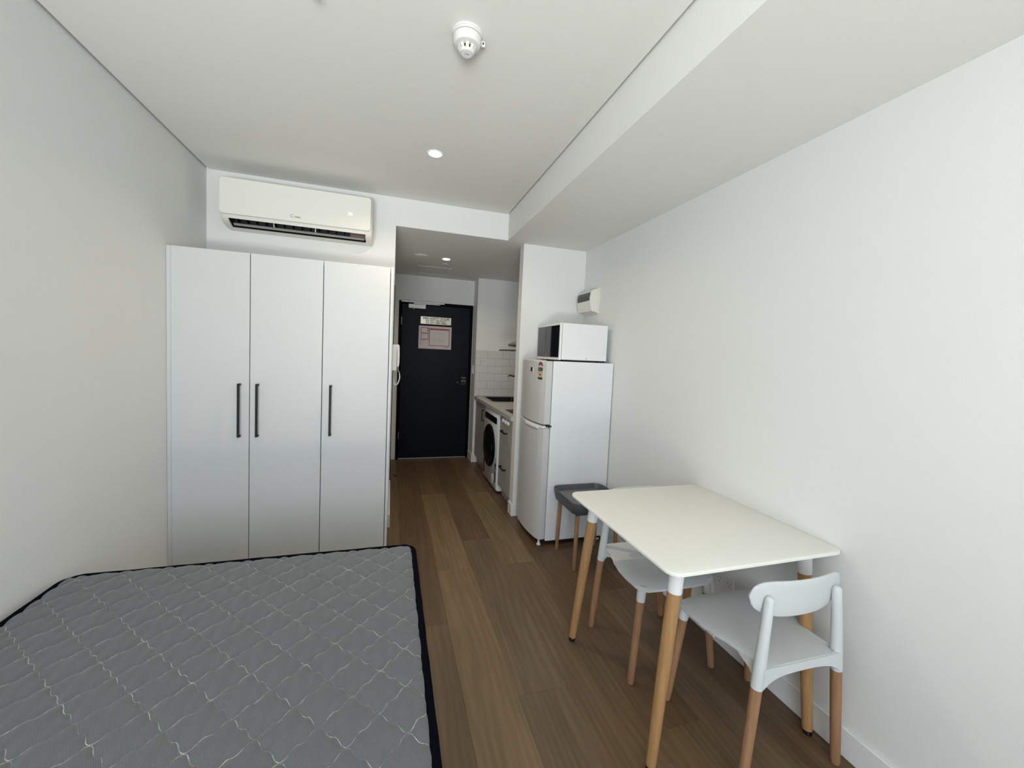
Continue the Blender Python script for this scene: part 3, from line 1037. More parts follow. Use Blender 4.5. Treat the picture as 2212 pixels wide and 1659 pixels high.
# worktop with sink cut-out
SX0, SX1, SY0, SY1 = 1.165, 1.575, 4.60, 5.09
WX, ZW = 1.055, 0.880
bm = new()
box(bm, WX, SX0, yk0, yk1, 0.840, ZW)
box(bm, SX1, XR - 0.001, yk0, yk1, 0.840, ZW)
box(bm, SX0, SX1, yk0, SY0, 0.840, ZW)
box(bm, SX0, SX1, SY1, yk1, 0.840, ZW)
wt = tag(obj('worktop', bm, 'worktop'), 'pale stone-look kitchen worktop with a square front edge', 'worktop')
sk = thing('sink', 'stainless steel inset sink in the kitchen worktop', 'sink', (1.37, 4.845, 0.70))
bm = new()
ol = rrect(SX0 - 0.018, SX1 + 0.018, SY0 - 0.018, SY1 + 0.018, 0.05, 6)
rl = rrect(SX0 + 0.004, SX1 - 0.004, SY0 + 0.004, SY1 - 0.004, 0.05, 6)
bl = rrect(SX0 + 0.012, SX1 - 0.012, SY0 + 0.012, SY1 - 0.012, 0.05, 6)
loft(bm, [[(x, y, ZW + 0.0005) for x, y in ol], [(x, y, ZW + 0.004) for x, y in ol], [(x, y, ZW + 0.003) for x, y in rl], [(x, y, 0.845) for x, y in rl], [(x, y, 0.70) for x, y in bl]], cap=False)
rb = bm.verts[-len(bl):]
bm.verts.ensure_lookup_table()
bm.faces.new([bm.verts[i] for i in range(len(bm.verts) - len(bl), len(bm.verts))])
obj('bowl', bm, 'sink_steel', sk, smooth=True)
obj('drain', lathe(new(), [(0.040, 0.7005), (0.040, 0.703), (0.030, 0.7035)], 24, (1.37, 4.84, 0)), 'chrome', sk, smooth=True)
tp = thing('tap', 'chrome mixer tap with a curved spout over the sink', 'tap', (1.625, 4.85, ZW))
obj('body', lathe(new(), [(0.026, ZW + 0.0), (0.026, ZW + 0.006), (0.021, ZW + 0.010), (0.021, ZW + 0.11), (0.017, ZW + 0.12)], 24, (1.625, 4.85, 0)), 'dark_chrome', tp, smooth=True)
obj('spout', tube(new(), [(1.625, 4.85, ZW + 0.11), (1.62, 4.85, ZW + 0.19), (1.60, 4.85, ZW + 0.245), (1.56, 4.85, ZW + 0.275), (1.50, 4.85, ZW + 0.292), (1.44, 4.85, ZW + 0.304), (1.415, 4.85, ZW + 0.303), (1.405, 4.85, ZW + 0.285)], [0.013] * 5 + [0.011] * 3, 14), 'dark_chrome', tp, smooth=True)
obj('lever', tube(new(), [(1.625, 4.85, ZW + 0.07), (1.625, 4.79, ZW + 0.10)], [0.007, 0.005], 10), 'dark_chrome', tp, smooth=True)
hb = thing('cooktop', 'black glass two-burner cooktop in the near end of the worktop', 'cooktop', (1.36, 3.77, ZW))
obj('glass_plate', B(1.128, 1.610, 3.630, 3.925, ZW + 0.0005, ZW + 0.006, 0.001), 'soft_black', hb)
for x in (1.245, 1.485):
    bu = obj('burner', lathe(new(), [(0.062, ZW + 0.006), (0.060, ZW + 0.014), (0.044, ZW + 0.022), (0.042, ZW + 0.030), (0.034, ZW + 0.033)], 28, (x, 3.775, 0)), 'black_matte', hb, smooth=True)
    bm = new()
    box(bm, x - 0.085, x + 0.085, 3.771, 3.779, ZW + 0.030, ZW + 0.038, 0.001)
    box(bm, x - 0.004, x + 0.004, 3.690, 3.860, ZW + 0.030, ZW + 0.038, 0.001)
    for a in (-1, 1):
        box(bm, x + a * 0.082 - 0.004, x + a * 0.082 + 0.004, 3.771, 3.779, ZW + 0.005, ZW + 0.030)
        box(bm, x - 0.004, x + 0.004, 3.775 + a * 0.082 - 0.004, 3.775 + a * 0.082 + 0.004, ZW + 0.005, ZW + 0.030)
    obj('pan_support', bm, 'black_matte', bu)
# range hood
rh = thing('range_hood', 'slim steel range hood with a thin pull-out edge above the cooktop', 'range hood', (1.40, 3.85, 1.48))
obj('pull_out_plate', B(1.100, XR - 0.05, 3.56, 4.19, 1.481, 1.496, 0.003, 2), 'hood_steel', rh)
bm = new()
pf = [(1.165, 1.533), (1.158, 1.545), (1.165, 1.557), (1.26, 1.600), (1.45, 1.660), (XR - 0.003, 1.690), (XR - 0.003, 1.51), (1.40, 1.510), (1.26, 1.522)]
loft(bm, [[(x, y, z) for x, z in pf] for y in (3.57, 4.05)])
obj('canopy', bm, 'hood_steel', rh, smooth=True, angle=30)
obj('filter_box', B(1.36, XR - 0.003, 3.60, 4.02, 1.496, 1.52), 'closer', rh)

# splashback tiles on the kitchen's end wall
sb = struct('wall_splashback', B(1.058, XR - 0.001, YK - 0.004, YK - 0.0005, ZW + 0.001, 1.482), 'grout')
TW, TH = 0.200, 0.100
for r in range(6):
    z0 = ZW + 0.003 + r * TH
    xs = 1.215 - TW * 2 if r % 2 == 1 else 1.215 - TW * 1.5
    for c in range(6):
        a = max(xs + c * TW, 1.058)
        b_ = min(xs + (c + 1) * TW, XR - 0.003)
        if b_ - a < 0.01:
            continue
        obj('tile', B(a + 0.001, b_ - 0.001, YK - 0.010, YK - 0.004, z0 + 0.001, z0 + TH - 0.001, 0.0012), 'tile', sb)

# ------------------------------------------------------------------ intercom handset on the corridor wall end
ic = thing('intercom', 'white wall intercom handset with hanging cord beside the wardrobe edge', 'intercom', (XO, 3.51, 1.27))
obj('wall_base', B(XO, XO + 0.034, 3.44, 3.58, 1.272, 1.486, 0.005, 2), 'white_plastic', ic)
bm = new()
pf = [(0.034, 1.488), (0.052, 1.489), (0.061, 1.482), (0.0635, 1.455), (0.0645, 1.40), (0.0640, 1.34), (0.060, 1.306), (0.052, 1.303), (0.044, 1.312), (0.047, 1.34), (0.047, 1.44), (0.040, 1.455)]
loft(bm, [[(x + XO * 0.15, y, z) for x, z in pf] for y in (3.475, 3.52)])
obj('handset', bm, 'white_plastic', ic, smooth=True, angle=35)
cord = []
for k in range(26):
    t = k / 25
    a = pi * t
    cord.append((0.0455 + 0.0245 * cos(a * 1.0) + 0.002 * (1 - t), 3.495 + 0.02 * t, 1.205 - 0.058 * sin(a) + (0.045 * (0.6 - t) if t < 0.6 else 0) + (0.03 * (t - 0.7) if t > 0.7 else 0)))
cord = [(0.057, 3.495, 1.306), (0.058, 3.495, 1.27), (0.066, 3.495, 1.262)] + cord[1:]
obj('cord', tube(new(), cord, [0.0025] * 3 + [0.0052] * (len(cord) - 3), 10), 'white_plastic', ic, smooth=True)

# ------------------------------------------------------------------ switchboard
sbx = thing('switchboard', 'small white switchboard box with a dark smoked cover above the microwave', 'switchboard', (XR, 3.21, 1.83))
bm = new()
pf = [(XR, 1.832), (1.600, 1.846), (1.596, 1.86), (1.583, 1.915), (1.581, 1.955), (1.588, 2.000), (1.600, 2.018), (1.655, 2.040), (XR, 2.042)]
loft(bm, [[(x, y, z) for x, z in pf] for y in (3.090, 3.335)])
obj('casing', bm, 'ac_body', sbx, smooth=True, angle=25)
obj('rear_flange', B(1.655, XR, 3.083, 3.342, 1.826, 2.046, 0.002), 'ac_body', sbx)
bm = new()
pf = [(1.5945, 1.882), (1.5855, 1.915), (1.5775, 1.955), (1.5815, 1.990), (1.5885, 2.003), (1.592, 2.000), (1.586, 1.955), (1.590, 1.915), (1.598, 1.882)]
loft(bm, [[(x, y, z) for x, z in pf] for y in (3.102, 3.323)])
obj('smoked_cover', bm, 'smoke_cover', sbx, smooth=True, angle=25)

# ------------------------------------------------------------------ fridge
FY0, FY1, FH = 2.790, 3.338, 1.413
fr = thing('refrigerator', 'tall white two-door fridge freezer against the short wall, microwave on top', 'refrigerator', (1.40, 3.06, 0))
obj('cabinet_body', B(1.158, 1.664, FY0, FY1, 0.035, FH, 0.004, 2), 'white_enamel', fr)
obj('plinth', B(1.175, 1.64, FY0 + 0.02, FY1 - 0.02, 0.012, 0.036), 'black_matte', fr)


def curved_door(z0, z1):
    bm = new()
    n = 14
    loops = []
    for z, d in ((z0, 0.003), (z0 + 0.004, 0.0), (z1 - 0.004, 0.0), (z1, 0.003)):
        lp = []
        for i in range(n + 1):
            t = i / n
            y = FY0 + d + (FY1 - FY0 - 2 * d) * t
            s = 2 * t - 1
            x = 1.094 - 0.030 * (1 - s * s) + d + (0.010 * max(0, abs(s) - 0.95) / 0.05)
            lp.append((x, y, z))
        lp += [(1.150, FY1 - d, z), (1.150, FY0 + d, z)]
        loops.append(lp)
    return loft(bm, loops)


obj('gasket', B(1.150, 1.158, FY0 + 0.008, FY1 - 0.008, 0.05, FH - 0.005), 'grey_print', fr)
ud = obj('freezer_door', curved_door(0.935, FH - 0.001), 'fridge_front', fr, smooth=True, angle=30)
ld = obj('fridge_door', curved_door(0.050, 0.905), 'fridge_front', fr, smooth=True, angle=30)


def trimstrip(z0, z1, y0, y1, out):
    bm = new()
    n = 14
    loops = []
    for z in (z0, z1):
        lp = []
        for i in range(n + 1):
            y = y0 + (y1 - y0) * i / n
            s = 2 * (y - FY0) / (FY1 - FY0) - 1
            lp.append((1.094 - 0.030 * (1 - s * s) - out, y, z))
        lp += [(1.14, y1, z), (1.14, y0, z)]
        loops.append(lp)
    return loft(bm, loops)


obj('handle_trim', trimstrip(0.908, 0.924, FY0 + 0.002, FY1 - 0.002, 0.0015), 'white_plastic', fr, smooth=True, angle=30)
obj('pull_handle', trimstrip(0.898, 0.912, FY0 + 0.06, FY0 + 0.30, 0.010), 'white_plastic', ld, smooth=True, angle=30)
obj('middle_hinge', B(1.120, 1.165, FY0 - 0.004, FY0 + 0.02, 0.916, 0.928, 0.001), 'black_matte', fr)
obj('top_hinge', B(1.120, 1.185, FY0 + 0.004, FY0 + 0.05, FH - 0.001, FH + 0.006, 0.001), 'black_matte', fr)
obj('bottom_hinge', B(1.120, 1.175, FY0 + 0.002, FY0 + 0.04, 0.036, 0.048, 0.001), 'black_matte', fr)
for x in (1.120, 1.62):
    for y in (FY0 + 0.03, FY1 - 0.03):
        obj('foot', lathe(new(), [(0.016, 0.0), (0.017, 0.008), (0.010, 0.012), (0.010, 0.040)], 18, (x, y, 0)), 'white_plastic', fr, smooth=True)


def fx(y, lift=0.0006):
    s = 2 * (y - FY0) / (FY1 - FY0) - 1
    return 1.094 - 0.030 * (1 - s * s) - lift


def door_patch(name, y0, y1, z0, z1, m, parent, lift=0.0006):
    bm = new()
    loft(bm, [[(fx(y, lift), y, z) for y in (y0, (y0 + y1) / 2, y1)] + [(fx(y, 0) + 0.0005, y, z) for y in (y1, (y0 + y1) / 2, y0)] for z in (z0, z1)])
    return obj(name, bm, m, parent)


door_patch('badge_rim', 2.985, 3.030, 1.322, 1.358, 'chrome', ud, 0.002)
door_patch('badge', 2.989, 3.026, 1.326, 1.354, 'smoke_cover', ud, 0.003)
el = door_patch('energy_label', 2.822, 2.892, 1.268, 1.362, 'white_plastic', ud, 0.0006)
door_patch('label_head', 2.824, 2.890, 1.336, 1.361, 'dark_print', el, 0.0012)
door_patch('label_body', 2.824, 2.890, 1.284, 1.336, 'yellow_print', el, 0.0012)
door_patch('label_foot', 2.824, 2.890, 1.270, 1.284, 'dark_print', el, 0.0012)
door_patch('label_box', 2.834, 2.880, 1.292, 1.322, 'cream_print', el, 0.0016)
door_patch('label_number', 2.847, 2.867, 1.300, 1.313, 'dark_print', el, 0.0020)
for z in (1.342, 1.350):
    door_patch('label_line', 2.836, 2.880, z, z + 0.003, 'grey_print', el, 0.0018)
bm = new()
n = 16
arc = []
for ring in ((0.034, 0.0), (0.016, 0.0)):
    arc.append([(fx(2.857 + ring[0] * cos(radians(15 + 150 * i / n)), 0.0012), 2.857 + ring[0] * cos(radians(15 + 150 * i / n)), 1.366 + ring[0] * 1.1 * sin(radians(15 + 150 * i / n))) for i in range(n + 1)])
r0 = [bm.verts.new(p) for p in arc[0]]
r1 = [bm.verts.new(p) for p in arc[1]]
for i in range(n):
    bm.faces.new((r0[i], r0[i + 1], r1[i + 1], r1[i]))
obj('star_arch', bm, 'maroon_print', el)

# ------------------------------------------------------------------ microwave
MY0, MY1, MZ0, MZ1 = 2.845, 3.335, 1.427, 1.707
mw = thing('microwave', 'white microwave with a black glass door standing on top of the fridge', 'microwave', (1.43, 3.09, FH))
obj('casing', B(1.243, 1.628, MY0, MY1, MZ0, MZ1, 0.004, 2), 'white_enamel', mw)
dd = obj('door', B(1.222, 1.240, MY0, MY1, MZ0 - 0.004, MZ1, 0.004, 2), 'white_plastic', mw)
obj('door_glass', B(1.219, 1.223, MY0 + 0.014, 3.140, MZ0 + 0.016, MZ1 - 0.016, 0.001), 'black_gloss', dd)
cp = obj('control_panel', B(1.219, 1.223, 3.145, MY1 - 0.014, MZ0 + 0.016, MZ1 - 0.016, 0.001), 'grey_gloss', mw)
obj('badge_line', B(1.2185, 1.219, 3.115, 3.150, MZ0 + 0.026, MZ0 + 0.030), 'grey_print', dd)
bm = new()
for i in range(4):
    for j in range(3):
        box(bm, 1.2184, 1.2192, 3.185 + j * 0.04, 3.210 + j * 0.04, 1.46 + i * 0.03, 1.475 + i * 0.03)
o = obj('keypad', bm, 'smoke_cover', cp)
obj('side_vent', lathe(new(), [(0.0035, MY0 - 0.0006), (0.0035, MY0 + 0.001)], 12, (1.452, 0, MZ0 + 0.014), 'y'), 'black_matte', mw)
for x in (1.30, 1.58):
    for y in (MY0 + 0.05, MY1 - 0.05):
        obj('foot', lathe(new(), [(0.018, FH), (0.016, MZ0 + 0.001)], 14, (x, y, 0)), 'black_matte', mw)
obj('base_pan', B(1.26, 1.62, MY0 + 0.012, MY1 - 0.012, MZ0 - 0.008, MZ0 + 0.002), 'black_matte', mw)

# ------------------------------------------------------------------ power outlet under the table
po = thing('power_outlet', 'white double power outlet low on the right wall under the table', 'outlet', (XR, 1.585, 0.30))
obj('plate', B(XR - 0.009, XR, 1.528, 1.645, 0.302, 0.376, 0.002), 'white_plastic', po)
bm = new()
for y in (1.556, 1.618):
    for a, dy, dz in ((28, 0.008, 0.008), (-28, -0.008, 0.008), (0, 0, -0.009)):
        c = Vector((XR - 0.0093, y + dy, 0.335 + dz))
        ca, sa = cos(radians(a)), sin(radians(a))
        vs = [bm.verts.new(c + Vector((0, u * ca - v_ * sa, u * sa + v_ * ca))) for u, v_ in ((-0.0012, -0.0042), (0.0012, -0.0042), (0.0012, 0.0042), (-0.0012, 0.0042))]
        bm.faces.new(vs)
o = obj('pin_slots', bm, 'dark_print', po)
o['kind'] = 'stuff'
for y in (1.556, 1.618):
    obj('rocker', B(XR - 0.012, XR - 0.009, y - 0.006, y + 0.006, 0.355, 0.369, 0.001), 'white_plastic', po)

# ------------------------------------------------------------------ mattress and base
MX0, MX1, MYA, MYB, MZ = -1.203, 0.128, 0.08, 1.992, 0.496
RC = 0.060


def quilt(x, y):
    u = (x - QX) * pi / QA
    p = abs((u + pi) % (2 * pi) - pi)
    wv_ = 1 - 2 * p / pi + 0.127 * sin(4 * p)
    v = (y - QY) / QB
    best = 9.0
    for par, s in ((0, -0.485), (1, 0.485)):
        tt = v - 0.5 - par - wv_ * s
        q = tt / 2.0 + 0.5
        fr_ = abs(q - math.floor(q) - 0.5)
        best = min(best, fr_ * 2 * QB)
    return best / sqrt(1 + (1.58 * (-0.6366 + 0.508 * cos(4 * p))) ** 2)


mt = thing('mattress', 'grey quilted mattress with navy edge binding on the bed', 'mattress', ((MX0 + MX1) / 2, 1.04, 0.286))
rx = random.Random(5)
hum = [(rx.uniform(MX0, MX1), rx.uniform(0.8, 2.0), rx.uniform(0.12, 0.3), rx.uniform(-0.003, 0.003)) for _ in range(24)]
step = 0.0050
nx, ny = int((MX1 - MX0) / step), int((MYB - MYA) / step)
verts, faces = [], []
for j in range(ny + 1):
    y = MYA + (MYB - MYA) * j / ny
    for i in range(nx + 1):
        x = MX0 + (MX1 - MX0) * i / nx
        px, py = x, y
        cxn = min(max(x, MX0 + RC), MX1 - RC)
        cyn = min(max(y, MYA + RC), MYB - RC)
        dx_, dy_ = x - cxn, y - cyn
        dl = sqrt(dx_ * dx_ + dy_ * dy_)
        if dx_ and dy_ and dl > RC:
            px, py = cxn + dx_ / dl * RC, cyn + dy_ / dl * RC
        e = min(px - MX0, MX1 - px, py - MYA, MYB - py)
        d = quilt(px, py)
        z = MZ - 0.004 + 0.0042 * (1 - math.exp(-d / 0.006))
        z += 0.0035 * (1 - math.exp(-d / 0.03))
        z -= 0.010 * math.exp(-max(e, 0) / 0.012)
        for hx_, hy_, hr, ha in hum:
            q = ((px - hx_) ** 2 + (py - hy_) ** 2) / (hr * hr)
            if q < 6:
                z += ha * math.exp(-q)
        verts.append((px - BASE[mt.name].x, py - BASE[mt.name].y, z - BASE[mt.name].z))
for j in range(ny):
    for i in range(nx):
        a = j * (nx + 1) + i
        faces.append((a, a + 1, a + nx + 2, a + nx + 1))
me = bpy.data.meshes.new('quilted_top')
me.from_pydata(verts, [], faces)
for p in me.polygons:
    p.use_smooth = True
me.materials.append(M['quilt'])
qt = bpy.data.objects.new('quilted_top', me)
COL.objects.link(qt)
qt.parent = mt
# object coordinates of the quilt shader must be world x, y: keep the origin at the world origin in x and y
off = BASE[mt.name]
for v in me.vertices:
    v.co.x += off.x
    v.co.y += off.y
qt.location = (-off.x, -off.y, 0)
BASE[qt.name] = Vector((0, 0, off.z))
bm = new()
lp = lambda d, z: [(x, y, z) for x, y in rrect(MX0 + d, MX1 - d, MYA + d, MYB - d, RC - d, 10)]
loft(bm, [lp(0.012, 0.290), lp(0.004, 0.300), lp(0.0, 0.39), lp(0.004, 0.478), lp(0.010, 0.486)])
obj('side_border', bm, 'mattress_side', mt, smooth=True, angle=60)


def binding(name, z, r):
    path = rrect(MX0 + 0.002, MX1 - 0.002, MYA + 0.002, MYB - 0.002, RC - 0.002, 10)
    n = len(path)
    # densify straight runs, with a slight wobble
    dense = []
    for i in range(n):
        a, b2 = Vector(path[i]), Vector(path[(i + 1) % n])
        m_ = max(1, int((b2 - a).length / 0.05))
        for k in range(m_):
            dense.append(a + (b2 - a) * k / m_)
    rings = []
    n = len(dense)
    rw = random.Random(2)
    for i in range(n):
        t = (dense[(i + 1) % n] - dense[i - 1]).normalized()
        nn = Vector((t.y, -t.x))
        zz = z + rw.uniform(-0.0012, 0.0012)
        ww = 1 + rw.uniform(-0.07, 0.07)
        rings.append([(dense[i].x + nn.x * r * 1.05 * ww * cos(a) , dense[i].y + nn.y * r * 1.05 * ww * cos(a), zz + r * 0.75 * sin(a)) for a in [2 * pi * k / 10 for k in range(10)]])
    bm = new()
    vs = [[bm.verts.new(p) for p in rg] for rg in rings]
    for i in range(n):
        j = (i + 1) % n
        for k in range(10):
            l = (k + 1) % 10
            bm.faces.new((vs[i][k], vs[i][l], vs[j][l], vs[j][k]))
    return obj(name, bm, 'navy_tape', mt, smooth=True)


binding('edge_binding', 0.488, 0.0115)
binding('edge_binding', 0.298, 0.010)
bb = thing('bed_base', 'dark bed base beneath the grey quilted mattress', 'bed base', ((MX0 + MX1) / 2, 1.04, 0))
obj('platform', B(MX0 + 0.01, MX1 - 0.01, MYA + 0.01, MYB - 0.01, 0.10, 0.285, 0.008, 2), 'bed_base', bb)
for x in (MX0 + 0.08, MX1 - 0.08):
    for y in (MYA + 0.1, 1.04, MYB - 0.1):
        obj('leg', lathe(new(), [(0.020, 0), (0.028, 0.102)], 14, (x, y, 0)), 'black_matte', bb)

# ------------------------------------------------------------------ dining table
TX0, TX1, TY0, TY1, TZ = 0.884, 1.668, 1.045, 1.838, 0.765
tb = thing('dining_table', 'square white table with round beech legs against the right wall', 'table', ((TX0 + TX1) / 2, (TY0 + TY1) / 2, 0))
bm = new()
lp = lambda d, z: [(x, y, z) for x, y in rrect(TX0 + d, TX1 - d, TY0 + d, TY1 - d, 0.045 - d, 10)]
loft(bm, [lp(0.006, TZ - 0.014), lp(0.0008, TZ - 0.0125), lp(0.0, TZ - 0.006), lp(0.0008, TZ - 0.0015), lp(0.003, TZ)])
obj('tabletop', bm, 'table_top', tb, smooth=True, angle=50)
bm = new()
for a in ((1.00, 1.545, 1.16, 1.19), (1.00, 1.545, 1.69, 1.72), (1.00, 1.03, 1.19, 1.69), (1.515, 1.545, 1.19, 1.69)):
    box(bm, *a, TZ - 0.034, TZ - 0.0145, 0.001)
obj('under_frame', bm, 'white_plastic', tb)
legs = (((0.914, 1.128), (0.974, 1.129)), ((0.923, 1.797), (0.974, 1.728)), ((1.618, 1.090), (1.565, 1.129)), ((1.618, 1.790), (1.565, 1.728)))
for (fx_, fy_), (tx_, ty_) in legs:
    P = lambda z: Vector((fx_ + (tx_ - fx_) * z / 0.75, fy_ + (ty_ - fy_) * z / 0.75, z))
    lg = obj('leg', tube(new(), [P(0.022), P(0.03), P(0.20), P(0.45), P(0.656)], [0.0175, 0.0185, 0.0205, 0.0235, 0.0240], 20), 'beech', tb, smooth=True)
    obj('sleeve', tube(new(), [P(0.650), P(0.655), P(0.7495)], [0.0248, 0.0252, 0.0262], 20), 'white_plastic', lg, smooth=True)
    bm = new()
    c = P(0)
    lathe(bm, [(0.011, 0.0), (0.0155, 0.004), (0.0165, 0.009), (0.0145, 0.014), (0.007, 0.016), (0.007, 0.024)], 18, (c.x, c.y, 0))
    obj('foot', bm, 'black_gloss', lg, smooth=True)


# ------------------------------------------------------------------ chairs
def dish(x, y):
    # moulded seat surface: dished centre, raised back and a rolled front edge
    z = 0.447
    z -= 0.014 * math.exp(-((x / 0.15) ** 2 + ((y + 0.02) / 0.16) ** 2))
    z -= 0.016 * max(0.0, (y - 0.12) / 0.09) ** 2
    z -= 0.004 * (abs(x) / 0.2) ** 2
    return z


def seat_half(y):
    # half width of the seat at depth y: narrow between the rear posts, wide towards the front
    pts = [(-0.205, 0.150), (-0.17, 0.163), (-0.12, 0.178), (-0.07, 0.190), (-0.02, 0.206), (0.05, 0.219), (0.12, 0.222), (0.17, 0.214), (0.195, 0.195), (0.208, 0.165)]
    for (a, wa), (b_, wb) in zip(pts, pts[1:]):
        if y <= b_:
            t = (y - a) / (b_ - a)
            t = t * t * (3 - 2 * t)
            return wa + (wb - wa) * max(0.0, t)
    return pts[-1][1]


def chair(name, label, loc, rz, lift=0.0):
    t = thing(name, label, 'chair', (0, 0, 0), 'white moulded chairs at the dining table')
    TH_ = 0.009
    ys = [-0.205 + 0.413 * k / 26 for k in range(27)]
    nxs = 22
    bm = new()
    top, bot = [], []
    for y in ys:
        h = seat_half(y)
        rt, rb_ = [], []
        for i in range(nxs + 1):
            s = 2 * i / nxs - 1
            x = h * s
            yy = y
            if y > 0.15:
                yy = y + 0.008 * (1 - s * s)
            z = dish(x, y)
            edge = abs(s) ** 14
            rt.append(bm.verts.new((x, yy, z - 0.004 * edge)))
            rb_.append(bm.verts.new((x * 0.992, yy, z - TH_ - 0.004 * edge * 0)))
        top.append(rt)
        bot.append(rb_)
    for a in range(len(ys) - 1):
        for i in range(nxs):
            bm.faces.new((top[a][i], top[a][i + 1], top[a + 1][i + 1], top[a + 1][i]))
            bm.faces.new((bot[a][i], bot[a + 1][i], bot[a + 1][i + 1], bot[a][i + 1]))
        bm.faces.new((top[a][0], top[a + 1][0], bot[a + 1][0], bot[a][0]))
        bm.faces.new((top[a][-1], bot[a][-1], bot[a + 1][-1], top[a + 1][-1]))
    for i in range(nxs):
        bm.faces.new((top[0][i], bot[0][i], bot[0][i + 1], top[0][i + 1]))
        bm.faces.new((top[-1][i], top[-1][i + 1], bot[-1][i + 1], bot[-1][i]))
    obj('seat', bm, 'chair_white', t, smooth=True, angle=50)
    # deep rear apron between the posts
    bm = new()
    n = 18
    loops = []
    for i in range(n + 1):
        s = 2 * i / n - 1
        x = 0.176 * s
        y = -0.206 + 0.000 * s
        zt = dish(x, -0.20) - 0.001
        zb = 0.402 - 0.030 * abs(s) ** 5 + 0.010 * (1 - s * s)
        loops.append([(x, y - 0.006, zt), (x, y + 0.008, zt), (x, y + 0.004, zb), (x, y - 0.006, zb)])
    loft(bm, loops)
    obj('rear_apron', bm, 'chair_white', t, smooth=True, angle=45)
    bm = new()
    for s in (-1, 1):
        loft(bm, [[(s * (0.172 + d), y, z) for y, z in ((-0.19, 0.372), (-0.19, 0.444), (-0.06, 0.440), (-0.10, 0.425), (-0.15, 0.405), (-0.172, 0.378))] for d in (-0.004, 0.004)])
        box(bm, s * 0.185 - 0.004, s * 0.185 + 0.004, 0.00, 0.15, 0.408, 0.440)
    box(bm, -0.165, 0.165, 0.168, 0.175, 0.400, 0.436)
    obj('under_frame', bm, 'chair_white', t)
    # legs and posts
    for s in (-1, 1):
        PB = lambda z: Vector((s * (0.219 - 0.070 * z / 0.719), -0.195 + 0.006 * z / 0.719, z))
        lg = obj('rear_leg', tube(new(), [PB(0.0), PB(0.004), PB(0.15), PB(0.372)], [0.0145, 0.0160, 0.0172, 0.0182], 18), 'beech_dull', t, smooth=True)
        obj('post', tube(new(), [PB(0.367), PB(0.371), PB(0.45), PB(0.56), PB(0.665 + lift)], [0.0190, 0.0196, 0.0192, 0.0172, 0.0148], 18, round_end=True), 'chair_white', t, smooth=True)
        PF = lambda z: Vector((s * (0.220 - 0.047 * z / 0.43), 0.195 - 0.022 * z / 0.43, z))
        lg = obj('front_leg', tube(new(), [PF(0.0), PF(0.004), PF(0.15), PF(0.370)], [0.0140, 0.0158, 0.0170, 0.0182], 18), 'beech_dull', t, smooth=True)
        obj('sleeve', tube(new(), [PF(0.365), PF(0.369), PF(0.436)], [0.0190, 0.0197, 0.0205], 18), 'chair_white', lg, smooth=True)
    # curved backrest
    bm = new()
    ns, nt = 40, 12
    fr_, bk = [], []
    for i in range(ns + 1):
        s = 2 * i / ns - 1
        s = max(-0.9995, min(0.9995, s))
        x = 0.208 * s
        zc = 0.668 + lift + 0.002 * s * s
        up = 0.057 * (1 - abs(s) ** 7) ** 0.5
        dn = 0.076 * (1 - abs(s) ** 3.6) ** 0.5
        y0_ = -0.190 + 0.80 * x * x
        a, b2 = [], []
        for j in range(nt + 1):
            q = j / nt
            z = zc - dn + (up + dn) * q
            yy = y0_ - 0.10 * (z - 0.66 - lift)
            edge = (2 * q - 1) ** 8
            th = 0.0048 * (1 - 0.5 * edge)
            nvx = 2 * 0.80 * x
            nl = sqrt(1 + nvx * nvx)
            a.append(bm.verts.new((x - nvx / nl * th, yy + th / nl, z)))
            b2.append(bm.verts.new((x + nvx / nl * th, yy - th / nl, z)))
        fr_.append(a)
        bk.append(b2)
    for i in range(ns):
        for j in range(nt):
            bm.faces.new((fr_[i][j], fr_[i + 1][j], fr_[i + 1][j + 1], fr_[i][j + 1]))
            bm.faces.new((bk[i][j], bk[i][j + 1], bk[i + 1][j + 1], bk[i + 1][j]))
        bm.faces.new((fr_[i][0], bk[i][0], bk[i + 1][0], fr_[i + 1][0]))
        bm.faces.new((fr_[i][-1], fr_[i + 1][-1], bk[i + 1][-1], bk[i][-1]))
    for r in (0, -1):
        for j in range(nt):
            bm.faces.new((fr_[r][j], fr_[r][j + 1], bk[r][j + 1], bk[r][j]))
    obj('backrest', bm, 'chair_white', t, smooth=True, angle=60)
    bm = new()
    for s in (-1, 1):
        lathe(bm, [(0.0035, -0.176), (0.0035, -0.171)], 10, (s * 0.172, 0, 0.395), 'y')
    obj('screw', bm, 'steel', t)
    t.location = loc
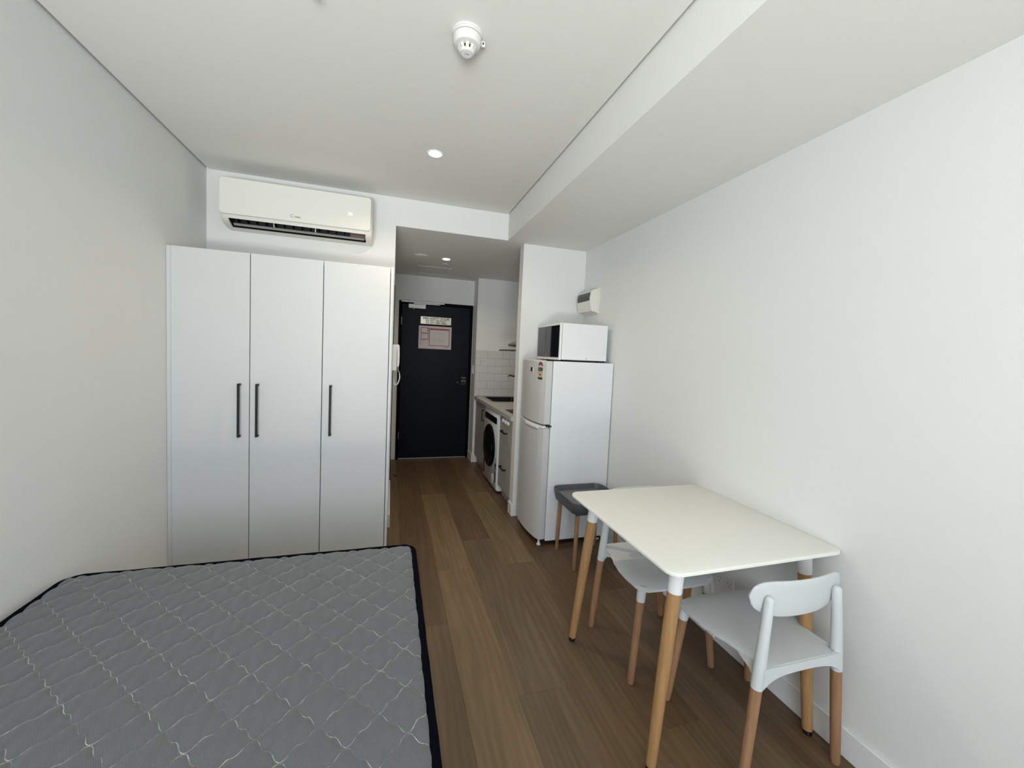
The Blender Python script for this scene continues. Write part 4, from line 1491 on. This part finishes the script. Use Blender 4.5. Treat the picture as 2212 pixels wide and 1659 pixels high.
    t.rotation_euler = (0, 0, rz)
    return t


chair('dining_chair', 'white moulded chair nearest the camera, its back turned to us', (1.391, 1.176, 0), -0.013)
chair('dining_chair', 'white moulded chair pushed under the far side of the table, facing us', (1.288, 1.676, 0), 3.124, 0.034)

# ------------------------------------------------------------------ stool
stl = thing('stool', 'grey plastic tray-seat stool with wooden legs beside the fridge', 'stool', (1.385, 2.565, 0))
cx_, cy_ = 1.385, 2.568
bm = new()


def sl(h, r, z, sag=0.0):
    return [(x, y, z) for x, y in rrect(cx_ - h, cx_ + h, cy_ - h, cy_ + h, r, 8)]


def sag(pts, d):
    # lower the skirt towards the corners
    out = []
    for x, y, z in pts:
        k = min(1.0, (abs(x - cx_) * abs(y - cy_)) / (0.15 * 0.15))
        out.append((x, y, z - d * k))
    return out


loft(bm, [sl(0.165, 0.05, 0.425), sag(sl(0.178, 0.055, 0.424), 0.035), sag(sl(0.190, 0.06, 0.430), 0.034), sag(sl(0.198, 0.06, 0.450), 0.012), sl(0.203, 0.06, 0.472), sl(0.202, 0.06, 0.476), sl(0.196, 0.055, 0.476), sl(0.194, 0.054, 0.470), sl(0.186, 0.05, 0.440), sl(0.170, 0.045, 0.436)])
obj('tray_shell', bm, 'stool_grey', stl, smooth=True, angle=60)
bm = new()
loft(bm, [sl(0.160, 0.045, 0.437), sl(0.166, 0.05, 0.442), sl(0.160, 0.05, 0.447), sl(0.10, 0.05, 0.4475)])
obj('seat_pad', bm, 'stool_pad', stl, smooth=True, angle=60)
for sx in (-1, 1):
    for sy in (-1, 1):
        P = lambda z: Vector((cx_ + sx * (0.158 - 0.010 * z / 0.4), cy_ + sy * (0.152 - 0.008 * z / 0.4), z))
        lg = obj('leg', tube(new(), [P(0), P(0.003), P(0.2), P(0.385)], [0.0115, 0.0130, 0.0140, 0.0148], 16), 'beech_dull', stl, smooth=True)
        obj('socket', tube(new(), [P(0.380), P(0.400), P(0.428)], [0.0165, 0.0185, 0.024], 16), 'stool_grey', stl, smooth=True)
